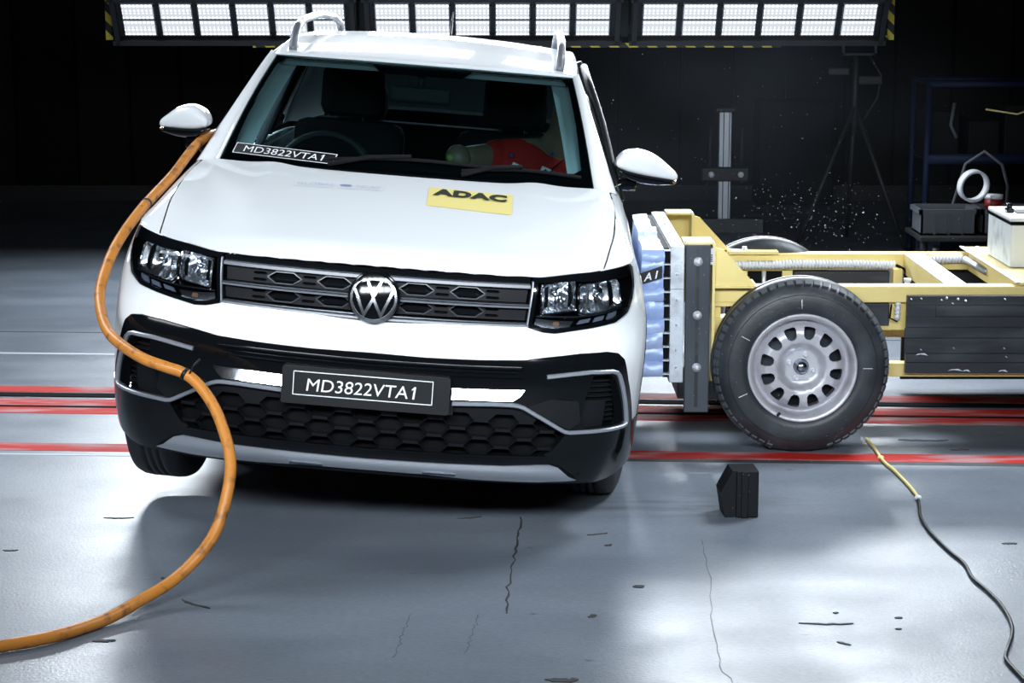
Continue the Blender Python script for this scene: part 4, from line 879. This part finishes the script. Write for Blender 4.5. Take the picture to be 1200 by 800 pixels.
line('floor_joint','black_line',10.62,10.63,-10,10,.0006)
def flat(name,pts,w,m,parent=None,h=.0015,label=None):
    P=np.array(pts,float); T=np.gradient(P,axis=0); T/=np.linalg.norm(T,axis=1,keepdims=True); N=np.stack([-T[:,1],T[:,0]],1); W_=np.broadcast_to(np.array(w,float),(len(P),))[:,None]/2
    L=P+N*W_; R_=P-N*W_; n=len(P); v=[(*p,h) for p in L]+[(*p,h) for p in R_]+[(*p,0) for p in L]+[(*p,0) for p in R_]
    f=[(n+i,n+i+1,i+1,i) for i in range(n-1)]+[(i,i+1,2*n+i+1,2*n+i) for i in range(n-1)]+[(3*n+i,3*n+i+1,n+i+1,n+i) for i in range(n-1)]+[(0,2*n,3*n,n),(n-1,2*n-1,4*n-1,3*n-1)]
    return MB().add(v,f).build(name,m,parent,label)
def fpt(px,py): return floor_at(px,py)[:2]
def crack(pts,w):
    P=np.array(pts,float); k=np.linspace(0,len(P)-1,26); Q=np.stack([np.interp(k,range(len(P)),P[:,i]) for i in (0,1)],1)+rng.normal(0,.004,(26,2)); flat('floor_crack',Q,w*rng.uniform(.5,1.4,26),'scuff' if w>.005 else 'faint_crack',fl,.0008)
crack([(-.022,5.96),(.005,6.5),(.032,7.05)],.006); crack([(.63,6.75),(.62,6.3),(.585,5.9),(.575,5.5),(.60,5.2)],.003); crack([(-.13,5.6),(-.10,5.95)],.0025); crack([(-.33,5.55),(-.30,5.95)],.0025)
# ================= flood lamp banks hanging in front of the back wall
def bank(x0,x1,label,low):
    Y,zt=12.95,1.665; tl=math.radians(36)
    b=empty('light_bank',((x0+x1)/2,Y,zt-.10),(-tl*0,0,0),label,'lamp','flood lamp banks at the back'); w=x1-x0; n=6; p=w/n
    Rm=np.array(Matrix.Rotation(tl,3,'X'))   # local: x across, z up the tilted face, -y towards the viewer
    def tb(name,m,c,d,parent=b,ch=0): return MB().box(np.array(c)@Rm.T,d,Rm,ch).build(name,m,parent)
    tb('frame','black_iron',(0,.06,0),(w+.10,.10,.36))
    for zc in (.165,-.165): tb('frame_bar','black_iron',(0,-.01,zc),(w+.12,.06,.035))
    for xc in (-w/2-.03,w/2+.03): tb('frame_bar','satin_black',(xc,-.01,0),(.03,.06,.36))
    for i in range(n):
        xc=-w/2+p*(i+.5); md=tb('lamp_module','lamp_pad',(xc,.0,0),(p-.028,.03,.255),b,.004)
        for zc in (.062,-.062): tb('led_panel','led_face',(xc,-.0165,zc),(p-.045,.003,.106),md)
        for zc in (.105,0,-.105):
            for sx in (-1,1): MB().sphere(np.array((xc+sx*(p/2-.012),-.018,zc))@Rm.T,.007,6).build('module_screw','satin_black',md)
    for sx in (-.35,.35): MB().cyl((sx*w,.15,.1),(sx*w,.15,5.3),.02,8).build('hanger_tube','black_iron',b)
    lp=bpy.data.lights.new('lamp_light','AREA'); lp.shape='RECTANGLE'; lp.size=w; lp.size_y=.10; lp.energy=85; lp.color=(.86,.93,1)
    lo=bpy.data.objects.new('lamp_light',lp); COL.objects.link(lo); lo.parent=b; lo.location=Rm@np.array([0,-.05,.26]); lo.rotation_euler=Vector(Rm@np.array([0,-1.,0])).to_track_quat('-Z','Y').to_euler()
    return b
bank(-2.40,-1.005,'flood lamp bank above the hose side of the car, leftmost of three','a'); bank(-.855,.617,'flood lamp bank behind the car roof, the middle of three','b'); bank(.782,2.245,'flood lamp bank above the yellow trolley, rightmost of three','a')
tape=empty('tape_rail',(0,13.05,1.40),(0,0,0),'black rail with yellow and black hazard tape under the lamp banks','rail')
for x0,x1,z,y in ((-2.47,-1.48,.045,0),(-1.60,1.66,.000,-.02),(1.50,2.33,.045,0)): MB().bx(x0,x1,y,y+.05,z-.016,z+.012).build('hazard_tape','hazard_tape',tape)
for x in (-2.46,-1.53,0,1.55,2.31): MB().bx(x-.015,x+.015,.02,.32,.03,.045).build('tape_bracket','black_iron',tape)
for x in (-2.49,2.34): MB().bx(x-.02,x+.02,0,.05,.03,.36).build('hazard_tape','hazard_tape',tape)
for x0,x1,z in ((-2.5,2.36,.075),(-2.5,2.36,.36)): MB().bx(x0,x1,.36,.42,z-.02,z+.03).build('rail_bar','black_iron',tape)
for x in (-.93,.70,-2.45,2.30): MB().bx(x-.035,x+.035,.30,.36,.04,4.2).build('rail_post','black_iron',tape)
# ================= things in the dark behind
pst=empty('camera_post',(1.515,14.9,0),(0,0,0),'grey aluminium post with dark clamps standing behind the trolley','stand')
MB().bx(-.045,.045,-.04,.04,.0,.86,ch=.006).build('post','silver_paint',pst)
for x in (-.016,.024): MB().bx(x,x+.006,-.043,-.039,.0,.86).build('post_groove','black_iron',pst)
MB().bx(-.07,.07,-.06,.06,.86,.89,ch=.01).build('post_cap','black_iron',pst)
MB().bx(-.17,.17,-.08,-.035,.37,.47,ch=.01).build('clamp','satin_black',pst)
for x in (-.10,.11): MB().lathe([(0,-.02),(.020,-.018),(.022,0)],(x,-.085,.42),'y',14).build('clamp_knob','white_plastic',pst)
for x in (-.11,.115): MB().tube([(x,-.06,.47),(x,-.06,.62),(x+.005,-.05,.75)],.012,8).build('clamp_arm','black_iron',pst)
MB().tube([(-.11,-.06,.37),(-.15,-.06,.32),(-.13,-.06,.27),(-.09,-.06,.29)],.010,8).build('cable','black_iron',pst)
MB().bx(-.22,.28,-.06,.06,.0,.10,ch=.005).build('foot','crate_grey',pst)
tri=empty('tripod_lamp',(2.32,14.2,0),(0,0,0),'black tripod with a square framed lamp head in the dark','tripod')
for a in (200,320,85): MB().tube([(0,0,.95),(.42*math.cos(math.radians(a)),.42*math.sin(math.radians(a)),0)],[.018,.012],8).build('leg','black_iron',tri)
MB().cyl((0,0,.75),(0,0,1.35),.02,10).build('column','black_iron',tri)
hd_=MB().bx(-.10,.10,-.10,.06,1.30,1.52,ch=.01).build('lamp_head','matt_black',tri)
for d in ((-.115,-.10,1.29,1.53),(.10,.115,1.29,1.53)): MB().bx(d[0],d[1],-.13,-.10,d[2],d[3]).build('head_frame','crate_grey',hd_)
for z in (1.29,1.52): MB().bx(-.115,.115,-.13,-.10,z,z+.015).build('head_frame','crate_grey',hd_)
MB().tube([(.08,0,1.3),(.17,-.02,1.15),(.15,0,1.0),(.06,0,.85)],.008,8).build('cable','black_iron',tri); MB().box((-.12,-.02,1.18),(.14,.05,.05),ch=.01).build('handle','black_iron',tri); MB().box((.1,0,1.12),(.16,.05,.06),ch=.01).build('bracket','black_iron',tri)
tag(MB().bx(1.95,2.55,16.55,16.92,0,.82,ch=.02).build('flight_case','matt_black'),'black case against the dark back wall behind the tripod','case')
rk=empty('equipment_rack',(3.02,13.4,0),(0,0,0),'blue tube rack of equipment in the dark behind the cabinet','rack')
for x in (-.36,.50):
    for y in (0,.5): MB().cyl((x,y,0),(x,y,1.16),.022,10).build('rack_tube','blue_paint',rk)
for z in (.22,.66,1.14):
    for y in (0,.5): MB().cyl((-.36,y,z),(.50,y,z),.022 if z!=.66 else .035,10).build('rack_tube','blue_paint',rk)
    MB().bx(-.36,.50,0,.5,z-.01,z).build('shelf','black_iron',rk)
MB().tube([(.5,-.02,1.16),(.62,-.02,1.13),(.63,-.02,.80),(.5,-.02,.72)],.016,8).build('rack_tube','blue_paint',rk)
MB().lathe([(.0,-.02),(.05,-.02),(.055,.02),(0,.02)],(.46,-.04,.72),'y',18).build('hand_wheel','yellow_paint',rk)
for i,(x,w,h) in enumerate(((-.25,.22,.30),(.02,.20,.24),(.26,.22,.34))): MB().bx(x-w/2,x+w/2,.08,.42,.66,.66+h,ch=.01).build('instrument','matt_black',rk)
MB().tube([(-.20,-.02,1.02),(-.22,-.03,.88),(-.18,-.03,.80)],.012,8).build('cable','crate_grey',rk); MB().tube([(.0,-.02,.98),(.2,-.03,.95),(.35,-.03,1.0)],.006,8).build('cable','yellow_paint',rk)
def crate(x,y,w,d,h,label):
    c=empty('storage_crate',(x,y,.246),(0,0,0),label,'crate','crates beside the rack'); t=.012
    mb=MB().bx(0,w,0,d,0,t); mb.bx(0,w,0,t,0,h); mb.bx(0,w,d-t,d,0,h); mb.bx(0,t,0,d,0,h); mb.bx(w-t,w,0,d,0,h); mb.build('body','crate_grey',c)
    mb=MB().bx(-.015,w+.015,-.015,.005,h-.02,h+.01); mb.bx(-.015,.005,-.015,d+.015,h-.02,h+.01); mb.bx(w-.005,w+.015,-.015,d+.015,h-.02,h+.01); mb.bx(-.015,w+.015,d-.005,d+.015,h-.02,h+.01); mb.build('rim','crate_grey',c)
    for k in range(1,4): MB().bx(w*k/4-.006,w*k/4+.006,-.008,0,.0,h-.02).build('rib','crate_grey',c)
crt=empty('hand_cart',(2.50,12.72,0),(0,0,0),'low dark cart under the grey crates','cart')
MB().bx(0,1.1,0,.5,.215,.246,ch=.008).build('platform','black_iron',crt)
for x in (.1,1.0):
    for y in (.06,.44): MB().cyl((x-.02,y,.10),(x+.02,y,.10),.10,18).build('castor','rubber',crt); MB().bx(x-.03,x+.03,y-.03,y+.03,.12,.215).build('castor_fork','blue_paint',crt)
crate(2.52,12.80,.34,.3,.15,'grey plastic crate on the low cart, farther from the cabinet'); crate(2.90,12.80,.32,.3,.15,'grey plastic crate on the low cart, nearer the cabinet')
tp=MB(); tp.lathe([(.085,0),(.10,0),(.10,.05),(.085,.05),(.085,0)],(0,0,0),'y',28); tp=tp.build('tape_reel','white_plastic'); tp.location=(2.845,12.80,.545); tp.rotation_euler=(.15,.0,.3); tag(tp,'white reel leaning upright on the grey crates','reel')
rs_=empty('red_jar',(2.99,12.93,.40),(0,0,0),'red jar with pale lid standing in the crate','jar'); MB().lathe([(0,0),(.055,0),(.055,.06),(0,.06)],(0,0,0),'z',20).build('body','red_plastic',rs_); MB().lathe([(0,.06),(.057,.06),(.057,.085),(0,.085)],(0,0,0),'z',20).build('lid','white_plastic',rs_)
tag(MB().tube([(2.78,13.13,.262),(2.78,13.13,.40),(2.84,13.08,.66),(2.95,13.06,.74),(3.06,13.04,.66),(3.12,13.13,.52),(3.12,13.13,.25)],.010,8).build('looped_hose','crate_grey'),'pale looped hose arching over the grey crates','hose')
# ================= hose, chock, cable, debris
def smooth(P,n=12):
    P=np.array(P,float); Q=np.vstack([2*P[0]-P[1],P,2*P[-1]-P[-2]]); o=[]
    for i in range(1,len(Q)-2):
        p0,p1,p2,p3=Q[i-1:i+3]
        for t in np.linspace(0,1,n,endpoint=False): o.append(.5*((2*p1)+(-p0+p2)*t+(2*p0-5*p1+4*p2-p3)*t*t+(-p0+3*p1-3*p2+p3)*t**3))
    o.append(Q[-2]); return np.array(o)
HP_=[(243,160,8.00),(200,208,7.60),(165,246,7.30),(137,286,7.08),(121,325,6.93),(117,352,6.82),(124,383,6.66),(140,402,6.55),(168,420,6.45),(195,430,6.42),(215,437,6.42),(232,450,6.40),(250,475,6.36),(263,507,6.31),(270,540,6.26),(267,574,6.21),(256,614,6.17),(238,645,6.12),(205,678,6.06),(165,703,5.96),(120,727,None),(60,746,None),(0,757,None),(-60,765,None),(-130,765,None)]
HQ=[car2w((-.66,1.80,1.12))]
for a,b,Y in HP_:
    if Y is None: HQ.append(floor_at(a,b,.020))
    else: HQ.append(at(a,b,Y))
hs=tag(MB().tube(smooth(HQ,10),.0182,14).build('hose','orange_hose'),'thick orange hose looping from the mirror over the bumper to the floor','hose')
for i,(k,m) in enumerate(((11.15,'satin_black'),(2.8,'scuff'))):
    S=smooth(HQ,10); j=int(k*10); d=S[j+1]-S[j-1]; d/=np.linalg.norm(d); MB().cyl(tuple(S[j]-d*.006),tuple(S[j]+d*.006),.0202,14).build('tie_band',m,hs)
J=smooth(HQ,10)[111]; MB().tube([J+np.array([.015,-.015,.0]),J+np.array([.03,-.02,.03]),J+np.array([.05,-.01,.05])],.003,6).build('tie_tail','satin_black',hs)
ck=empty('wheel_chock',(.797,7.10,0),(0,0,.06),'black rubber wheel chock standing on the floor before the trolley wheel','chock')
MB().prism([(-.06,0),(.055,0),(.055,.165),(-.035,.165),(-.075,.09)],'y',-.05,.06).build('body','grille_black',ck)
MB().bx(-.022,.055,-.062,-.05,.002,.166,ch=.003).build('ridge','grille_black',ck); MB().bx(-.006,.018,-.070,-.06,.0,.166,ch=.003).build('ridge','grille_black',ck)
CB=[(1015,514),(1024,524),(1035,540),(1050,553),(1072,577),(1077,590),(1079,605),(1090,623),(1112,645),(1130,660),(1140,677),(1155,690),(1172,707),(1184,727),(1186,743),(1179,766),(1181,775),(1200,796),(1230,830)]
CQ=smooth([floor_at(a,b,.007) for a,b in CB],8); k=36
cbl=tag(MB().tube(CQ[k:],.0055,8).build('cable','satin_black'),'thin black cable winding over the floor away from the trolley','cable')
MB().tube(CQ[:k+1],.0065,8).build('cable_sleeve','yellow_paint',cbl,'yellow sleeved end of the cable'); MB().sphere(CQ[k]+np.array([0,0,.004]),.014,8,(1,.8,.7)).build('plug','white_plastic',cbl); MB().sphere(CQ[14],.014,8,(1,.8,.7)).build('cable_knot','yellow_paint',cbl)
def chip(px,py,L,ang,w,label,m='scuff'):
    a=fpt(px,py); d=np.array([math.cos(ang),math.sin(ang)]); k=np.linspace(-.5,.5,9)[:,None]; n=np.array([-d[1],d[0]]); P=a+d*k*L+n*((k*k-.1)*L*.22+rng.normal(0,w*.12,(9,1)))
    return tag(flat('rubber_scrap',P,w*np.array([.15,.5,.8,1,.85,.9,.7,.75,.3])*rng.uniform(.7,1.2,9),m,None,.0025,label),label,'scrap','rubber scraps on the floor')
chip(228,708,.135,-.72,.012,'dark curved rubber strip just inside the hose bend'); chip(192,678,.03,-.8,.012,'tiny dark flake touching the outside of the hose bend')
chip(122,751,.065,.1,.020,'dark flat flake below the hose near the floor edge'); chip(139,607,.105,.02,.012,'thin dark strip on the floor below the tilted tyre')
chip(12,645,.05,0,.014,'small dark flake on the pale floor by the picture edge'); chip(700,626,.075,.35,.011,'thin dark splinter on the floor before the bumper')
chip(713,639,.03,.5,.014,'short dark flake beside the thin splinter before the bumper'); chip(748,687,.032,.2,.030,'round dark crumb at the edge of the car shadow'); chip(694,722,.03,1.2,.022,'dark crumb inside the car shadow, near its bright edge')
chip(968,731,.16,-.05,.012,'long thin dark sliver on the bright floor below the chock'); chip(989,754,.045,-.6,.012,'short grey sliver just below the long one'); chip(979,718,.015,0,.012,'pinhead dark crumb above the long sliver')
chip(1053,724,.022,.1,.014,'dark crumb between the long sliver and the cable, upper one'); chip(1053,737,.018,.1,.010,'dark crumb between the long sliver and the cable, lower one')
chip(1082,516,.20,-.03,.024,'long dark scrap on the floor behind the cable knot'); chip(1125,527,.075,0,.024,'short dark scrap on the floor behind the cable, right of the long one')
chip(1183,637,.05,0,.02,'dark flake beyond the cable near the picture edge'); chip(658,797,.09,-.1,.03,'dark brown scrap at the front edge of the floor'); chip(550,607,.09,.3,.010,'thin dark curl in the deep shade below the bumper')
# specks of glass and foil flying above the far wheel: too many and too small to count
mb=MB()
for i in range(420):
    r=rng.random()
    if r<.75: px,py=rng.normal(950,55),rng.normal(255,24)
    else: px,py=rng.uniform(700,1130),rng.uniform(60,300)
    if not(690<px<1190 and 50<py<300): continue
    Y=rng.uniform(9.7,12.3); c=at(px,py,Y); s=abs(rng.normal(0,.0024))+.0012
    if c[2]<.02: continue
    Rm=np.array(Matrix.Rotation(rng.uniform(0,6),3,Vector(rng.normal(size=3)).normalized())); v=np.array([(-s,0,-s*.5),(s,0,-s*.4),(0,s*.4,s)])@Rm.T+c; mb.add(v,[(0,1,2)])
for i in range(260):
    px,py=rng.uniform(735,1000),rng.uniform(300,720); Y=rng.uniform(6.2,7.8); c=at(px,py,Y); s=.0013
    if c[2]<.03: continue
    mb.add([(c[0]-s,c[1],c[2]-s),(c[0]+s,c[1],c[2]-s),(c[0],c[1],c[2]+s)],[(0,1,2)])
tag(mb.build('flying_debris','speck'),'tiny glinting specks of debris flying above the trolley','debris',kind='stuff')

# dust hanging in the air behind the impact
m=bpy.data.materials.new('dust'); m.use_nodes=True; MATS['dust']=m; m.node_tree.nodes.clear(); out=nd(m,'ShaderNodeOutputMaterial'); vs_=nd(m,'ShaderNodeVolumeScatter'); vs_.inputs['Color'].default_value=(.75,.86,1,1)
tc=nd(m,'ShaderNodeTexCoord'); ns=nd(m,'ShaderNodeTexNoise',Scale=1.3,Detail=3); lk(m,tc.outputs['Object'],ns.inputs['Vector'])
ln_=nd(m,'ShaderNodeVectorMath',operation='LENGTH'); lk(m,tc.outputs['Object'],ln_.inputs[0]); fo=nd(m,'ShaderNodeMapRange'); fo.inputs[1].default_value=1.0; fo.inputs[2].default_value=.2; lk(m,ln_.outputs['Value'],fo.inputs[0])
n1=nd(m,'ShaderNodeMapRange'); n1.inputs[1].default_value=.38; n1.inputs[2].default_value=.75; lk(m,ns.outputs[0],n1.inputs[0]); mu=nd(m,'ShaderNodeMath',operation='MULTIPLY'); lk(m,fo.outputs[0],mu.inputs[0]); lk(m,n1.outputs[0],mu.inputs[1])
m2_=nd(m,'ShaderNodeMath',operation='MULTIPLY'); m2_.inputs[1].default_value=.022; lk(m,mu.outputs[0],m2_.inputs[0]); lk(m,m2_.outputs[0],vs_.inputs['Density']); lk(m,vs_.outputs[0],out.inputs['Volume'])
du_=MB().sphere((0,0,0),1.0,12).build('dust_cloud','dust'); du_.location=(1.15,11.75,.95); du_.scale=(1.8,1.0,.95); tag(du_,'faint bluish dust cloud drifting behind the trolley','dust',kind='stuff')
# ================= dummy in the passenger seat
def skin(name,V,E,Rr,m,parent,root=0,lv=2,label=None):
    me=bpy.data.meshes.new(name); me.from_pydata(V,E,[]); o=link(name,me,m,parent,label)
    md=o.modifiers.new('Skin','SKIN'); md.use_smooth_shade=True
    for i,r in enumerate(Rr): me.skin_vertices[0].data[i].radius=(r,r)
    me.skin_vertices[0].data[root].use_root=True
    s=o.modifiers.new('Subd','SUBSURF'); s.levels=lv; s.render_levels=lv; return o
dm=empty('crash_dummy',tuple(car2w((.40,2.28,.55))),(0,ROLL,YAW),'crash test dummy in a red shirt slumped towards the struck door','dummy')
def D(*P): return [(p[0]-.40,p[1]-2.28,p[2]-.55) for p in P]
V=D((.40,2.28,.56),(.41,2.25,.72),(.43,2.21,.90),(.46,2.17,1.05),(.52,2.12,1.13),(.57,2.09,1.19),(.595,2.07,1.27),(.60,2.06,1.34),(.60,2.06,1.39),
 (.31,2.14,1.08),(.20,2.02,1.08),(.165,1.98,1.08),(.59,2.12,1.03),(.65,2.02,.90),(.66,1.95,.82),
 (.31,2.12,.58),(.28,1.78,.63),(.28,1.62,.32),(.28,1.52,.28),(.50,2.12,.58),(.52,1.78,.62),(.52,1.62,.32),(.52,1.52,.28),(.60,1.955,1.30))
E_=[(0,1),(1,2),(2,3),(3,4),(4,5),(5,6),(6,7),(7,8),(3,9),(9,10),(10,11),(3,12),(12,13),(13,14),(0,15),(15,16),(16,17),(17,18),(0,19),(19,20),(20,21),(21,22),(6,23)]
Rr=[.14,.135,.145,.13,.065,.055,.075,.085,.06,.065,.050,.046,.062,.050,.042,.085,.065,.05,.04,.085,.065,.05,.04,.018]
skin('body',V,E_,Rr,'dummy_skin',dm)
V=D((.405,2.27,.62),(.41,2.245,.74),(.43,2.205,.90),(.46,2.165,1.05),(.31,2.135,1.08),(.245,2.065,1.08),(.59,2.115,1.03),(.65,2.02,.90),(.51,2.13,1.12))
skin('shirt',V,[(0,1),(1,2),(2,3),(3,4),(4,5),(3,6),(6,7),(3,8)],[.15,.148,.160,.145,.080,.066,.078,.062,.072],'red_cloth',dm)
c=np.array(D((.155,1.965,1.08))[0]); MB().sphere(c,.052,12,(1,1,1)).build('arm_stub','dummy_skin',dm); MB().sphere(c+np.array([-.030,-.036,0]),.016,8,(1,1,1)).build('arm_mark','green_mark',dm)
P=[np.array(D(p)[0]) for p in ((.60,2.08,1.11),(.54,2.01,1.06),(.46,2.005,.98),(.38,2.03,.88),(.30,2.08,.76))]
rows=[[p+np.array([-.022,-.012,-.018]),p+np.array([.022,-.012,.018])] for p in smooth(P,6)]; grid_mesh('belt','matt_black',dm) if 0 else grid_mesh('shoulder_belt',np.array(rows),'matt_black',dm)
for (x,z,y) in ((.40,1.052,1.985),(.52,1.047,1.97)):
    q=np.array(D((x,y,z))[0]); MB().box(q,(.056,.012,.036),np.array(Matrix.Rotation(.35,3,'Y')),ch=.004).build('target_mark','sticker_white',dm)
    for k in (-.014,.014): MB().box(q+np.array([k,-.0075,0]),(.013,.004,.034),np.array(Matrix.Rotation(.95,3,'Y'))).build('target_bar','sticker_black',dm)
for (x,z) in ((.37,1.10),(.535,1.12)): MB().sphere(D((x,2.03,z))[0],.008,8).build('button','blue_tape',dm)
